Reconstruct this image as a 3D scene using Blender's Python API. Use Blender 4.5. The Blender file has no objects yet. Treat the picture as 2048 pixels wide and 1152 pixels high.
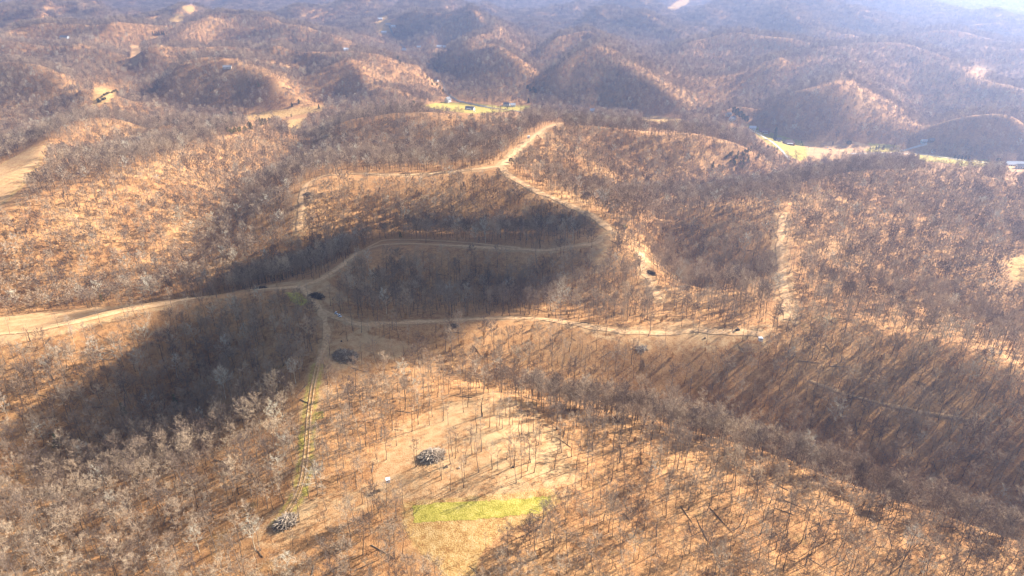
N_SINGLE = 290; HAZE = True; CLOUD = True
import bpy, bmesh, math, random
import numpy as np
from mathutils import Vector, Matrix
R = math.radians
rng = np.random.default_rng(7)
random.seed(7)
scene = bpy.context.scene
COL = scene.collection

# ------------------------------------------------------------------ camera model
CAM_Z, PITCH, FPX = 320.0, R(26.0), 1365.0     # focal length in pixels of the 2048 px wide photograph
cP, sP = math.cos(PITCH), math.sin(PITCH)

def ray(u, v):
    a = (np.asarray(u, float) - 1024.0) / FPX
    b = (576.0 - np.asarray(v, float)) / FPX
    return a, cP + b * sP, -sP + b * cP

def at_z(u, v, z):
    x, y, w = ray(u, v)
    t = (np.asarray(z, float) - CAM_Z) / w
    return x * t, y * t

def project(x, y, z):
    dz = z - CAM_Z
    fw = y * cP - dz * sP
    up = y * sP + dz * cP
    return 1024 + FPX * x / fw, 576 - FPX * up / fw, fw

# ------------------------------------------------------------------ terrain control lines (pixel, pixel, metres)
RIDGES = [
 # near knoll and its right hand spur
 [(860,965,90),(900,900,91),(950,850,92),(1010,830,92)],
 [(960,992,89),(1010,930,91),(1060,880,91)],
 [(1090,965,88),(1125,900,88),(1130,850,88)],
 [(890,800,87),(960,776,89),(1050,794,88)],
 [(950,1060,85),(960,1150,79)],
 [(1050,794,87),(1130,800,85.5),(1235,826,79.5),(1330,846,80.5),(1450,880,71.5),(1560,908,73),(1690,964,63.5),(1800,1008,63),(1900,1040,56.5),(2070,1100,53)],
 [(1130,850,88),(1230,900,86),(1400,962,81),(1600,1035,75),(1800,1100,69),(1960,1150,63)],
 # grass trail spur on the left
 [(640,640,94),(655,690,92),(640,760,88),(622,830,86),(612,920,86),(590,1000,84),(530,1080,80)],
 [(690,1000,85),(800,960,87),(900,900,91)],
 # long trail ridge
 [(-60,690,95),(0,668,95),(150,640,95),(250,612,94),(360,598,94),(500,582,94),(610,574,95)],
 [(610,574,95),(660,612,92),(760,648,90),(900,644,89),(1080,636,89),(1200,655,90),(1300,668,91),(1400,658,92),(1520,664,94),(1620,640,93),(1740,650,92),(1860,672,91),(2060,720,90)],
 # upper trail ridge behind
 [(610,574,95),(680,530,94),(730,498,92),(780,487,91),(900,489,90),(1000,496,89),(1110,502,89),(1190,492,90),(1222,462,93)],
 [(1222,462,93),(1285,500,90),(1300,560,86),(1325,610,84),(1350,655,90)],
 [(1222,462,93),(1190,435,93),(1130,405,92),(1060,375,93),(1005,335,96)],
 [(1005,330,96),(900,347,92),(800,352,92),(720,346,92),(640,356,90),(604,375,88),(598,430,74),(600,480,60)],
 [(1005,330,96),(1035,297,98),(1060,275,99),(1090,255,100),(1125,246,100),(1200,250,96),(1270,262,92),(1340,268,90),(1420,262,86),(1490,275,76),(1540,305,52)],
 [(1088,278,98),(1130,310,90),(1200,342,80),(1290,375,62),(1370,392,44)],
 [(1060,268,96),(980,285,90),(900,325,84)],
 # ridge to the right of the junction, and the right hand trail spur
 [(1222,462,93),(1300,432,88),(1400,412,88),(1500,402,90),(1570,412,92)],
 [(1570,412,92),(1563,480,90),(1562,540,90),(1570,600,92),(1580,645,93)],
 [(1570,412,92),(1640,360,88),(1720,332,82),(1850,335,78),(1960,345,76),(2080,372,80)],
 # left ridges
 [(-60,450,100),(0,425,100),(80,388,102),(171,358,103),(273,324,102),(342,303,98),(400,285,92),(450,268,82),(500,252,66),(545,243,46)],
 [(-60,365,102),(0,338,102),(60,300,102),(100,275,101),(130,248,100),(171,228,99),(239,222,97),(308,227,90),(370,240,72),(420,252,46)],
 [(700,308,82),(620,335,76),(560,352,68),(510,372,60),(465,400,52),(430,440,44)],
 [(1050,228,84),(960,226,90),(880,224,92),(780,221,92),(690,232,86),(630,254,74),(585,278,52)],
 # hills beyond the road valley
 [(-60,120,104),(0,120,106),(51,122,107),(103,135,104),(154,154,96),(205,175,78),(246,193,54)],
 [(300,192,34),(325,154,76),(359,123,102),(410,116,106),(479,125,100),(547,151,84),(598,181,52),(633,205,20)],
 [(445,114,98),(513,117,96),(598,105,98),(667,91,100),(714,97,98)],
 [(606,172,50),(633,140,84),(667,120,98),(700,116,100),(731,134,92),(783,150,76),(824,177,46),(850,200,18)],
 [(680,105,100),(714,98,102),(765,112,92),(810,122,74),(851,139,46),(872,160,20)],
 [(874,102,40),(899,94,70),(936,88,92),(968,73,104),(1005,95,94),(1039,119,76),(1062,143,52),(1078,175,22)],
 [(968,73,104),(990,55,104),(1020,45,100)],
 [(1092,160,40),(1100,146,60),(1118,119,86),(1159,95,104),(1193,91,108),(1227,109,102),(1279,136,88),(1330,170,66),(1380,203,38),(1420,226,14)],
 [(1193,91,108),(1220,75,108),(1227,71,108),(1159,64,106),(1107,78,96),(1074,105,66)],
 [(1468,212,34),(1502,192,64),(1553,175,88),(1622,167,100),(1673,161,104),(1724,171,94),(1775,199,64),(1822,232,22)],
 [(1673,161,104),(1690,140,100),(1700,120,100),(1690,98,102)],
 [(1858,258,26),(1888,233,56),(1929,219,80),(1981,212,90),(2060,208,94)],
 [(1416,168,56),(1485,133,86),(1553,119,98),(1622,105,102),(1690,98,102),(1724,109,94),(1760,135,70)],
 [(1378,104,74),(1384,75,98),(1451,68,104),(1553,81,104),(1639,95,100)],
 [(1707,95,102),(1793,88,106),(1861,102,98),(1895,119,92),(1929,148,76),(1998,196,50)],
 [(1861,102,98),(1946,136,96),(2020,163,90),(2080,180,80)],
 # far rows
 [(-60,84,104),(85,88,104),(205,88,104),(274,96,106),(342,91,104),(445,87,104),(513,91,102),(580,97,100)],
 [(-60,72,106),(0,70,106),(68,63,108),(171,67,106),(239,70,104),(308,61,108),(410,50,110),(513,46,110),(581,56,104),(650,73,90),(700,84,80)],
 [(-60,40,108),(0,38,108),(85,18,110),(154,21,108),(222,38,104),(256,26,108),(325,13,112),(376,18,110)],
 [(376,34,104),(440,24,108),(530,22,110),(620,20,110),(700,18,104),(745,26,80)],
 [(786,62,60),(834,46,92),(919,43,104),(988,40,106),(1050,36,104)],
 [(803,42,60),(851,25,96),(919,8,110),(988,10,108),(1039,29,96)],
 [(1176,43,92),(1210,29,104),(1244,27,106),(1290,40,96),(1340,52,94)],
 [(1080,14,104),(1160,6,108),(1260,10,106),(1320,16,90)],
 [(1416,33,92),(1468,13,108),(1519,27,104),(1587,44,104),(1656,61,104),(1724,78,96)],
 [(1553,13,104),(1622,27,104),(1690,37,104),(1793,57,104),(1861,68,104),(1964,74,104),(2080,81,104)],
 [(1700,10,106),(1800,22,106),(1900,34,104),(2080,44,106)],
 [(1920,100,70),(1975,92,100),(2080,104,104)],
]
VALLEYS = [
 [(520,640,78),(450,720,65),(360,830,52),(270,900,49),(130,970,49),(-20,1030,48)],
 [(820,705,80),(905,752,75),(1050,790,65),(1230,820,55),(1450,885,44),(1700,972,33),(1900,1050,23),(2080,1110,17)],
 [(760,585,76),(900,600,63),(1050,596,60),(1180,570,68)],
 [(640,500,46),(760,462,54),(900,458,58),(1050,462,64),(1140,462,76)],
 [(640,500,46),(560,560,40),(440,600,34),(300,640,30)],
 [(560,340,40),(480,405,42),(420,470,40),(360,540,36),(250,590,30),(60,620,26),(-60,640,24)],
 [(560,340,40),(640,300,30),(600,262,14)],
 [(1090,340,80),(1150,370,64),(1240,408,44),(1330,400,32),(1440,392,20)],
 [(1160,290,84),(1290,330,58),(1380,350,40),(1460,365,22),(1560,362,8)],
 [(1345,440,66),(1345,520,56),(1375,590,52),(1470,590,56),(1535,560,72)],
 [(1660,610,84),(1760,590,76),(1860,600,66),(1960,630,58),(2080,680,50)],
 [(1860,600,66),(1850,520,72),(1830,450,78)],
 [(700,300,60),(800,312,56),(900,300,60)],
 [(-20,400,70),(100,345,62),(220,308,54),(350,268,40),(430,258,26),(480,244,12)],
 [(1490,390,14),(1540,372,8),(1620,345,4),(1700,318,2)],
 # the road valley and its tributaries
 [(783,0,48),(762,20,40),(776,44,32),(779,65,26),(800,85,20),(812,101,17),(844,122,13),(876,140,9),(884,156,6),(896,181,4),(905,208,2)],
 [(905,208,1),(870,212,1),(760,215,1),(640,216,2),(590,232,2),(500,234,4),(440,236,6)],
 [(905,208,1),(960,220,0),(1050,218,0),(1180,228,-1),(1310,242,-2),(1420,240,-2),(1480,243,-2),(1530,270,-2),(1600,296,-3),(1700,300,-3),(1800,300,-3),(1870,312,-4),(1960,326,-4),(2080,345,-5)],
 [(440,236,6),(330,218,14),(300,198,20),(284,175,26),(268,150,36),(262,122,56)],
 [(300,198,20),(200,208,30),(80,225,38),(-60,232,44)],
 [(1085,212,2),(1090,191,6),(1082,145,20),(1074,112,36)],
 [(1440,222,4),(1450,205,14),(1500,183,34),(1580,163,50)],
 [(1845,275,0),(1845,245,14),(1838,215,22),(1825,185,34),(1800,160,44)],
 [(605,185,14),(598,160,30),(560,130,60)],
 [(1050,75,60),(1070,60,60),(1100,45,54),(1200,46,56),(1300,60,56),(1360,75,50)],
 [(1320,18,44),(1350,12,36),(1385,5,36)],
]

# ------------------------------------------------------------------ log-polar heightfield
TH0, TH1, DTH = R(-62.0), R(62.0), 0.004
NT = int((TH1 - TH0) / DTH) + 1
R0, R1 = 95.0, 9500.0
NR = int(math.log(R1 / R0) / DTH) + 1
th = TH0 + DTH * np.arange(NT)
rr = R0 * np.exp(DTH * np.arange(NR))

def dens(line, step=3.0):
    out = []
    for (u0, v0, z0), (u1, v1, z1) in zip(line[:-1], line[1:]):
        n = max(2, int(math.hypot(u1 - u0, v1 - v0) / step))
        for k in range(n):
            t = k / n
            out.append((u0 + (u1 - u0) * t, v0 + (v1 - v0) * t, z0 + (z1 - z0) * t))
    out.append(line[-1])
    return np.array(out)

def solve_height():
    acc = np.zeros((NR, NT)); cnt = np.zeros((NR, NT))
    for ln in RIDGES + VALLEYS:
        p = dens(ln)
        x, y = at_z(p[:, 0], p[:, 1], p[:, 2])
        # fill between the samples on the ground
        for k in range(len(x) - 1):
            n = max(1, int(math.hypot(x[k+1]-x[k], y[k+1]-y[k]) / (0.004 * math.hypot(x[k], y[k]))))
            for q in range(n):
                t = q / n
                X = x[k] + (x[k+1]-x[k]) * t; Y = y[k] + (y[k+1]-y[k]) * t; Z = p[k,2] + (p[k+1,2]-p[k,2]) * t
                i = int(round(math.log(math.hypot(X, Y) / R0) / DTH)); j = int(round((math.atan2(X, Y) - TH0) / DTH))
                if 0 <= i < NR and 0 <= j < NT:
                    acc[i, j] += Z; cnt[i, j] += 1
    z = None
    for s in (16, 8, 4, 2, 1):
        ni, nj = (NR + s - 1) // s, (NT + s - 1) // s
        A = np.zeros((ni, nj)); C = np.zeros((ni, nj))
        I, J = np.nonzero(cnt)
        np.add.at(A, (I // s, J // s), acc[I, J]); np.add.at(C, (I // s, J // s), cnt[I, J])
        fix = C > 0
        val = np.where(fix, A / np.maximum(C, 1), 0)
        rs = rr[::s][:ni, None]
        # far from every control line the ground sinks towards a base level
        k = (rs * DTH * s / np.where(rs < 1300, 170.0, 118.0)) ** 2
        base = np.where(rs < 900, 58.0, np.where(rs < 1400, 40.0, 12.0)) + 0 * val
        if z is None:
            z = np.full((ni, nj), 50.0)
        else:
            z = np.repeat(np.repeat(z, 2, 0), 2, 1)[:ni, :nj]
        for it in range({16: 900, 8: 500, 4: 260, 2: 140, 1: 70}[s]):
            z = np.where(fix, val, z)
            p = np.pad(z, 1, mode='edge')
            avg = p[:-2, 1:-1] + p[2:, 1:-1] + p[1:-1, :-2] + p[1:-1, 2:]
            z = (avg + k * base) / (4 + k)
        z = np.where(fix, val, z)
    wb = np.clip(420.0 / rr, 0.065, 1.0)[:, None] * 0.5
    for it in range(125):                      # round the crests and hollows
        p = np.pad(z, 1, mode='edge')
        z = (1 - wb) * z + wb * 0.25 * (p[:-2, 1:-1] + p[2:, 1:-1] + p[1:-1, :-2] + p[1:-1, 2:])
    return z

def vnoise(x, y, seed):
    """smooth value noise on the ground plane"""
    xi = np.floor(x).astype(np.int64); yi = np.floor(y).astype(np.int64)
    fx = x - xi; fy = y - yi
    fx = fx * fx * (3 - 2 * fx); fy = fy * fy * (3 - 2 * fy)
    def h(a, b):
        n = (a * 374761393 + b * 668265263 + seed * 1442695041) & 0x7fffffff
        n = ((n ^ (n >> 13)) * 1274126177) & 0x7fffffff
        n = n ^ (n >> 16)
        return (n & 0xffff) / 65535.0 * 2 - 1
    return (h(xi, yi) * (1 - fx) + h(xi + 1, yi) * fx) * (1 - fy) + (h(xi, yi + 1) * (1 - fx) + h(xi + 1, yi + 1) * fx) * fy

def fbm(x, y, seed, octs=3):
    s = 0; a = 1.0
    for o in range(octs):
        s = s + a * vnoise(x * 2 ** o + 17.3 * o, y * 2 ** o - 9.1 * o, seed + o); a *= 0.5
    return s

GX = rr[:, None] * np.sin(th)[None, :]
GY = rr[:, None] * np.cos(th)[None, :]
HZ = solve_height()
far = np.clip((rr[:, None] - 2050) / 900, 0, 1)
flat = np.clip((HZ - 6) / 18, 0, 1)                      # keep the valley floor level
HZ = HZ + flat * (1.1 * fbm(GX / 45, GY / 45, 11) + 2.2 * fbm(GX / 130, GY / 130, 5, 2))
def ridged(x, y, seed):
    return 1 - 2 * np.abs(vnoise(x, y, seed))
WX, WY = vnoise(GX / 330, GY / 330, 61), vnoise(GX / 330, GY / 330, 62)
RN = .45 * ridged(GX / 430 + .35 * WX, GY / 430 + .35 * WY, 41) + .9 * ridged(GX / 300 + .45 * WX + .2 * GY / 300, GY / 780 + .3 * WY, 45) + .35 * ridged(GX / 190 + .3 * WY, GY / 190, 43)
HZ = HZ + far * flat * ((52 + 30 * np.clip((rr[:, None] - 3400) / 1200, 0, 1)) * RN)
HZ = HZ + np.clip((rr[:, None] - 1500) / 300, 0, 1) * flat * 12 * ridged(GX / 175 + .3 * vnoise(GX / 90, GY / 90, 66), GY / 175, 47)

up = np.clip((rr[:, None] - 3900) / 1500, 0, 1); HZ = HZ + 80 * up * up * (3 - 2 * up)

def height(x, y):
    x = np.asarray(x, float); y = np.asarray(y, float)
    i = np.log(np.maximum(np.hypot(x, y), R0) / R0) / DTH
    j = (np.arctan2(x, y) - TH0) / DTH
    i = np.clip(i, 0, NR - 1.001); j = np.clip(j, 0, NT - 1.001)
    i0 = i.astype(int); j0 = j.astype(int); fi = i - i0; fj = j - j0
    return (HZ[i0, j0] * (1 - fi) + HZ[i0 + 1, j0] * fi) * (1 - fj) + (HZ[i0, j0 + 1] * (1 - fi) + HZ[i0 + 1, j0 + 1] * fi) * fj

def ground(u, v):
    """world points where the lines of sight through these pixels meet the ground"""
    u = np.atleast_1d(np.asarray(u, float)); v = np.atleast_1d(np.asarray(v, float))
    dx, dy, dz = ray(u, v)
    t = np.full(u.shape, 140.0); lo = t.copy(); done = np.zeros(u.shape, bool); hi = t.copy()
    for k in range(2600):
        tn = np.where(done, t, t * 1.0018 + 0.1)
        hit = (~done) & (CAM_Z + dz * tn <= height(dx * tn, dy * tn))
        lo = np.where(hit, t, lo); hi = np.where(hit, tn, hi)
        done |= hit; t = np.where(done, t, tn)
        if done.all() or t.max() > 9400: break
    hi = np.where(done, hi, t); lo = np.where(done, lo, t)
    for k in range(18):
        m = 0.5 * (lo + hi); b = CAM_Z + dz * m <= height(dx * m, dy * m)
        hi = np.where(b, m, hi); lo = np.where(b, lo, m)
    x, y = dx * hi, dy * hi
    return np.stack([x, y, height(x, y)], -1)
# ------------------------------------------------------------------ small tools
def tag(o, label=None, cat=None, group=None, kind=None):
    if label: o['label'] = label
    if cat: o['category'] = cat
    if group: o['group'] = group
    if kind: o['kind'] = kind
    return o

def mesh_np(name, V, F, mat=None, smooth=False):
    """mesh from a vertex array and a list/array of same-sized faces"""
    V = np.asarray(V, np.float32); F = np.asarray(F, np.int32)
    me = bpy.data.meshes.new(name)
    me.vertices.add(len(V)); me.vertices.foreach_set('co', V.ravel())
    me.loops.add(F.size); me.loops.foreach_set('vertex_index', F.ravel())
    me.polygons.add(len(F)); me.polygons.foreach_set('loop_start', np.arange(0, F.size, F.shape[1], dtype=np.int32))
    me.update(calc_edges=True)
    if smooth: me.polygons.foreach_set('use_smooth', np.ones(len(F), bool))
    if mat: me.materials.append(mat)
    return me

class MB:
    """collects boxes, tubes and slivers into one mesh"""
    def __init__(s): s.v = []; s.f = []; s.m = []
    def face(s, pts, m=0):
        n = len(s.v); s.v += [tuple(p) for p in pts]; s.f.append(tuple(range(n, n + len(pts)))); s.m.append(m)
    def tube(s, path, rad, n=4, cap=False, m=0):
        base = len(s.v); k = len(path)
        for i, p in enumerate(path):
            p = Vector(p)
            d = Vector(path[min(i + 1, k - 1)]) - Vector(path[max(i - 1, 0)])
            if d.length < 1e-6: d = Vector((0, 0, 1))
            d.normalize()
            a = d.orthogonal().normalized() if i == 0 else (pa - d * pa.dot(d)).normalized()
            pa = a; b = d.cross(a)
            for q in range(n):
                an = 2 * math.pi * q / n
                s.v.append(tuple(p + (a * math.cos(an) + b * math.sin(an)) * rad[i]))
        for i in range(k - 1):
            for q in range(n):
                s.f.append((base + i * n + q, base + i * n + (q + 1) % n, base + (i + 1) * n + (q + 1) % n, base + (i + 1) * n + q)); s.m.append(m)
        if cap:
            s.f.append(tuple(base + q for q in reversed(range(n)))); s.m.append(m)
            s.f.append(tuple(base + (k - 1) * n + q for q in range(n))); s.m.append(m)
    def sliver(s, p0, p1, w, m=0):
        p0 = Vector(p0); p1 = Vector(p1); d = p1 - p0
        a = d.cross(Vector((random.gauss(0, 1), random.gauss(0, 1), random.gauss(0, 1))))
        if a.length < 1e-6: a = d.orthogonal()
        a = a.normalized() * (w * 0.5)
        s.face((p0 - a, p0 + a, p1), m)
    def box(s, c, size, rz=0.0, m=0, taper=1.0):
        cx, cy, cz = c; sx, sy, sz = [q * 0.5 for q in size]; b = len(s.v)
        co, si = math.cos(rz), math.sin(rz)
        for z, t in ((-sz, 1.0), (sz, taper)):
            for x, y in ((-sx, -sy), (sx, -sy), (sx, sy), (-sx, sy)):
                x *= t; y *= t
                s.v.append((cx + x * co - y * si, cy + x * si + y * co, cz + z))
        for f in ((3, 2, 1, 0), (4, 5, 6, 7), (0, 1, 5, 4), (1, 2, 6, 5), (2, 3, 7, 6), (3, 0, 4, 7)):
            s.f.append(tuple(b + q for q in f)); s.m.append(m)
    def mesh(s, name, mats, smooth=False):
        me = bpy.data.meshes.new(name); me.from_pydata(s.v, [], s.f); 
        for m in (mats if isinstance(mats, (list, tuple)) else [mats]): me.materials.append(m)
        me.polygons.foreach_set('material_index', s.m)
        if smooth: me.polygons.foreach_set('use_smooth', [True] * len(s.f))
        me.update(); return me
    def build(s, name, mats, parent=None, smooth=False, loc=None):
        return link(name, s.mesh(name, mats, smooth), parent, loc)

def link(name, me, parent=None, loc=None):
    o = bpy.data.objects.new(name, me); COL.objects.link(o)
    if parent: o.parent = parent
    if loc is not None: o.location = loc
    return o

def empty(name, loc, rz=0.0, sc=1.0):
    o = bpy.data.objects.new(name, None); COL.objects.link(o)
    o.location = loc; o.rotation_euler = (0, 0, rz); o.scale = (sc, sc, sc); o.empty_display_size = 0.5
    return o

# ------------------------------------------------------------------ materials
def nt_new(name):
    m = bpy.data.materials.new(name); m.use_nodes = True
    nt = m.node_tree; b = nt.nodes['Principled BSDF']
    b.inputs['Roughness'].default_value = 0.95; b.inputs['Specular IOR Level'].default_value = 0.1
    return m, nt, b

def N(nt, typ, **kw):
    n = nt.nodes.new(typ)
    for k, v in kw.items(): setattr(n, k, v)
    return n

def noise_tex(nt, vec, scale, detail=3.0, rough=0.6):
    n = N(nt, 'ShaderNodeTexNoise'); n.inputs['Scale'].default_value = scale
    n.inputs['Detail'].default_value = detail; n.inputs['Roughness'].default_value = rough
    nt.links.new(vec, n.inputs['Vector']); return n.outputs['Fac']

def ramp(nt, fac, stops):
    r = N(nt, 'ShaderNodeValToRGB'); e = r.color_ramp.elements
    while len(e) < len(stops): e.new(0.5)
    for q, (p, c) in zip(e, stops): q.position = p; q.color = (*c, 1)
    nt.links.new(fac, r.inputs['Fac']); return r.outputs['Color']

def mixc(nt, fac, a, b, mode='MIX'):
    m = N(nt, 'ShaderNodeMix', data_type='RGBA', blend_type=mode)
    for s, v in ((0, fac), (6, a), (7, b)):
        if isinstance(v, (int, float)): m.inputs[s].default_value = v
        elif isinstance(v, tuple): m.inputs[s].default_value = (*v, 1)
        else: nt.links.new(v, m.inputs[s])
    return m.outputs[2]

def two_tone(name, c0, c1, scale=1.0, rough=0.9, metal=0.0, coord='Object', detail=4.0):
    m, nt, b = nt_new(name)
    tc = N(nt, 'ShaderNodeTexCoord')
    f = noise_tex(nt, tc.outputs[coord], scale, detail)
    nt.links.new(ramp(nt, f, [(0.3, c0), (0.7, c1)]), b.inputs['Base Color'])
    b.inputs['Roughness'].default_value = rough; b.inputs['Metallic'].default_value = metal
    return m

def math_n(nt, op, a, b=None):
    n = N(nt, 'ShaderNodeMath', operation=op)
    for i, v in enumerate((a, b)):
        if v is None: continue
        if isinstance(v, (int, float)): n.inputs[i].default_value = v
        else: nt.links.new(v, n.inputs[i])
    return n.outputs[0]

LITTER = [(0.28, (0.17, 0.076, 0.029)), (0.45, (0.345, 0.168, 0.067)), (0.62, (0.50, 0.268, 0.110)), (0.80, (0.64, 0.395, 0.190))]
DIRT = [(0.3, (0.36, 0.20, 0.105)), (0.5, (0.47, 0.285, 0.155)), (0.72, (0.58, 0.40, 0.25))]
def ground_material():
    m, nt, b = nt_new('leaf_litter')
    geo = N(nt, 'ShaderNodeNewGeometry'); P = geo.outputs['Position']
    f1 = noise_tex(nt, P, 0.022, 5, 0.62)
    f2 = noise_tex(nt, P, 0.25, 6, 0.7)
    f3 = noise_tex(nt, P, 1.6, 3, 0.6)
    f = math_n(nt, 'ADD', math_n(nt, 'MULTIPLY', f1, 0.34), math_n(nt, 'ADD', math_n(nt, 'MULTIPLY', f2, 0.36), math_n(nt, 'MULTIPLY', f3, 0.30)))
    litter = ramp(nt, f, [(0.37, LITTER[0][1]), (0.455, LITTER[1][1]), (0.53, LITTER[2][1]), (0.64, LITTER[3][1])])
    f4 = noise_tex(nt, P, 0.55, 6, 0.75)
    litter = mixc(nt, ramp(nt, f4, [(0.54, (0, 0, 0)), (0.66, (0.75, 0.75, 0.75))]), litter, (0.12, 0.06, 0.028))
    # darker brown moist leaves in patches, a little moss
    litter = mixc(nt, ramp(nt, noise_tex(nt, P, 0.011, 4), [(0.45, (0, 0, 0)), (0.68, (0.55, 0.55, 0.55))]), litter, (0.25, 0.115, 0.045))
    litter = mixc(nt, ramp(nt, noise_tex(nt, P, 0.06, 4), [(0.62, (0, 0, 0)), (0.74, (0.35, 0.35, 0.35))]), litter, (0.13, 0.12, 0.035))
    at = N(nt, 'ShaderNodeAttribute', attribute_name='cover')
    sep = N(nt, 'ShaderNodeSeparateColor'); nt.links.new(at.outputs['Color'], sep.inputs[0])
    fr = math_n(nt, 'ADD', math_n(nt, 'MULTIPLY', f2, 0.55), math_n(nt, 'MULTIPLY', f3, 0.45))
    def edged(sock):
        # ragged border
        v = math_n(nt, 'ADD', sock, math_n(nt, 'MULTIPLY', math_n(nt, 'SUBTRACT', f2, 0.5), 0.9))
        return ramp(nt, v, [(0.38, (0, 0, 0)), (0.62, (1, 1, 1))])
    bare_ = ramp(nt, fr, [(0.39, (0.31, 0.15, 0.058)), (0.49, (0.425, 0.235, 0.103)), (0.60, (0.52, 0.33, 0.165))])
    bare = mixc(nt, ramp(nt, f4, [(0.58, (0, 0, 0)), (0.70, (0.55, 0.55, 0.55))]), bare_, (0.25, 0.125, 0.05))
    bare = mixc(nt, ramp(nt, noise_tex(nt, P, 0.075, 5, .7), [(0.48, (0, 0, 0)), (0.62, (0.65, 0.65, 0.65))]), bare, (0.53, 0.35, 0.175))
    gold = ramp(nt, fr, [(0.40, (0.27, 0.13, 0.042)), (0.50, (0.44, 0.262, 0.09)), (0.62, (0.58, 0.39, 0.18))])
    green = ramp(nt, fr, [(0.39, (0.235, 0.195, 0.030)), (0.5, (0.37, 0.305, 0.052)), (0.61, (0.52, 0.40, 0.11))])
    c = mixc(nt, edged(sep.outputs['Red']), litter, bare)
    c = mixc(nt, edged(sep.outputs['Blue']), c, gold)
    c = mixc(nt, edged(sep.outputs['Green']), c, green)
    nt.links.new(c, b.inputs['Base Color'])
    bp = N(nt, 'ShaderNodeBump'); bp.inputs['Strength'].default_value = 0.6; bp.inputs['Distance'].default_value = 0.5
    nt.links.new(f3, bp.inputs['Height']); nt.links.new(bp.outputs[0], b.inputs['Normal'])
    return m

def bark_material(name, dark, light, spread=0.5):
    m, nt, b = nt_new(name)
    oi = N(nt, 'ShaderNodeObjectInfo')
    c = ramp(nt, oi.outputs['Random'], [(0.0, dark), (0.55, tuple(0.5 * (p + q) for p, q in zip(dark, light))), (1.0, light)])
    # stands of one species lie together: paler and browner patches of woodland
    loc = N(nt, 'ShaderNodeVectorMath', operation='MULTIPLY'); loc.inputs[1].default_value = (1, 1, 0)
    nt.links.new(oi.outputs['Location'], loc.inputs[0])
    pf = noise_tex(nt, loc.outputs[0], 0.012, 3)
    tint = ramp(nt, pf, [(0.35, (0.80, 0.74, 0.70)), (0.5, (1, 1, 1)), (0.68, (1.16, 1.14, 1.06))])
    nt.links.new(mixc(nt, 1.0, c, tint, 'MULTIPLY'), b.inputs['Base Color'])
    return m

M = {}
M['ground'] = ground_material()
M['trunk'] = bark_material('trunk_bark', (0.075, 0.056, 0.043), (0.21, 0.17, 0.135))
M['crown'] = bark_material('twig_bark', (0.13, 0.089, 0.070), (0.54, 0.40, 0.265))
M['pale'] = bark_material('pale_bark', (0.46, 0.39, 0.29), (0.60, 0.53, 0.41))
M['oakleaf'] = bark_material('dry_oak_leaf', (0.25, 0.11, 0.035), (0.42, 0.21, 0.07))

# ------------------------------------------------------------------ what lies open: tracks, clearings, fields (traced in the photograph, laid on the ground)
TRACKS = {   # name: (pixels, track width, cleared width, group)
 'long': ([(-40,671),(60,664),(150,645),(250,622),(380,598),(500,580),(600,574)], 4.0, 13, 'a'),
 'rise': ([(600,574),(640,560),(680,535),(715,505),(760,490),(820,487),(900,491),(1000,497),(1090,502),(1140,494),(1190,488),(1210,472)], 3.6, 10, 'b'),
 'loop': ([(730,498),(765,480),(840,479),(940,486),(1040,496)], 2.6, 5, 'c'),
 'down': ([(600,574),(622,590),(642,620),(655,660),(651,692),(636,730)], 3.6, 8, 'd'),
 'ridge': ([(642,622),(680,636),(720,650),(800,646),(900,641),(1000,636),(1080,637),(1160,650),(1230,662),(1320,668),(1400,660),(1460,664),(1520,667)], 3.4, 9, 'e'),
 'grass': ([(636,730),(625,775),(618,830),(613,900),(607,955),(592,1000),(562,1042)], 3.4, 11, 'f'),
 'spur': ([(1222,462),(1190,436),(1130,407),(1065,379),(1012,348),(1003,333)], 5.0, 11, 'g'),
 'west': ([(1003,333),(930,341),(860,348),(800,351),(720,347),(650,351),(615,366),(604,390),(601,420),(598,462)], 4.4, 13, 'h'),
 'top': ([(1003,333),(1040,297),(1060,279),(1090,257),(1122,247)], 5.0, 16, 'i'),
 'strip': ([(1283,505),(1288,540),(1300,566),(1318,600)], 4.6, 12, 'j'),
 'swathe': ([(1566,430),(1560,480),(1562,540),(1570,592),(1576,640)], 4.0, 14, 'k'),
 'thin': ([(1620,762),(1690,787),(1760,806),(1830,821),(1940,840)], 1.25, 0.9, 'l'),
 'link': ([(660,690),(700,675),(735,655)], 3.0, 6, 'm'),
 'saddle': ([(1222,462),(1205,480),(1196,510),(1200,535)], 4.0, 14, 'n'),
}
def drape(px, step=2.5):
    """a traced line laid on the ground, resampled and smoothed"""
    p = dens([(u, v, 0) for u, v in px], 2.0)
    g = ground(p[:, 0], p[:, 1])[:, :2]
    keep = [g[0]]
    for q in g[1:]:
        if 0.2 < np.hypot(*(q - keep[-1])) < 90: keep.append(q)
    g = np.array(keep)
    d = np.r_[0, np.cumsum(np.hypot(*np.diff(g, axis=0).T))]
    n = max(4, int(d[-1] / step)); s = np.linspace(0, d[-1], n)
    g = np.stack([np.interp(s, d, g[:, 0]), np.interp(s, d, g[:, 1])], -1)
    for it in range(6):
        g[1:-1] = 0.5 * g[1:-1] + 0.25 * (g[:-2] + g[2:])
    return g
TR = {k: drape(v[0]) for k, v in TRACKS.items()}

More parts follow.
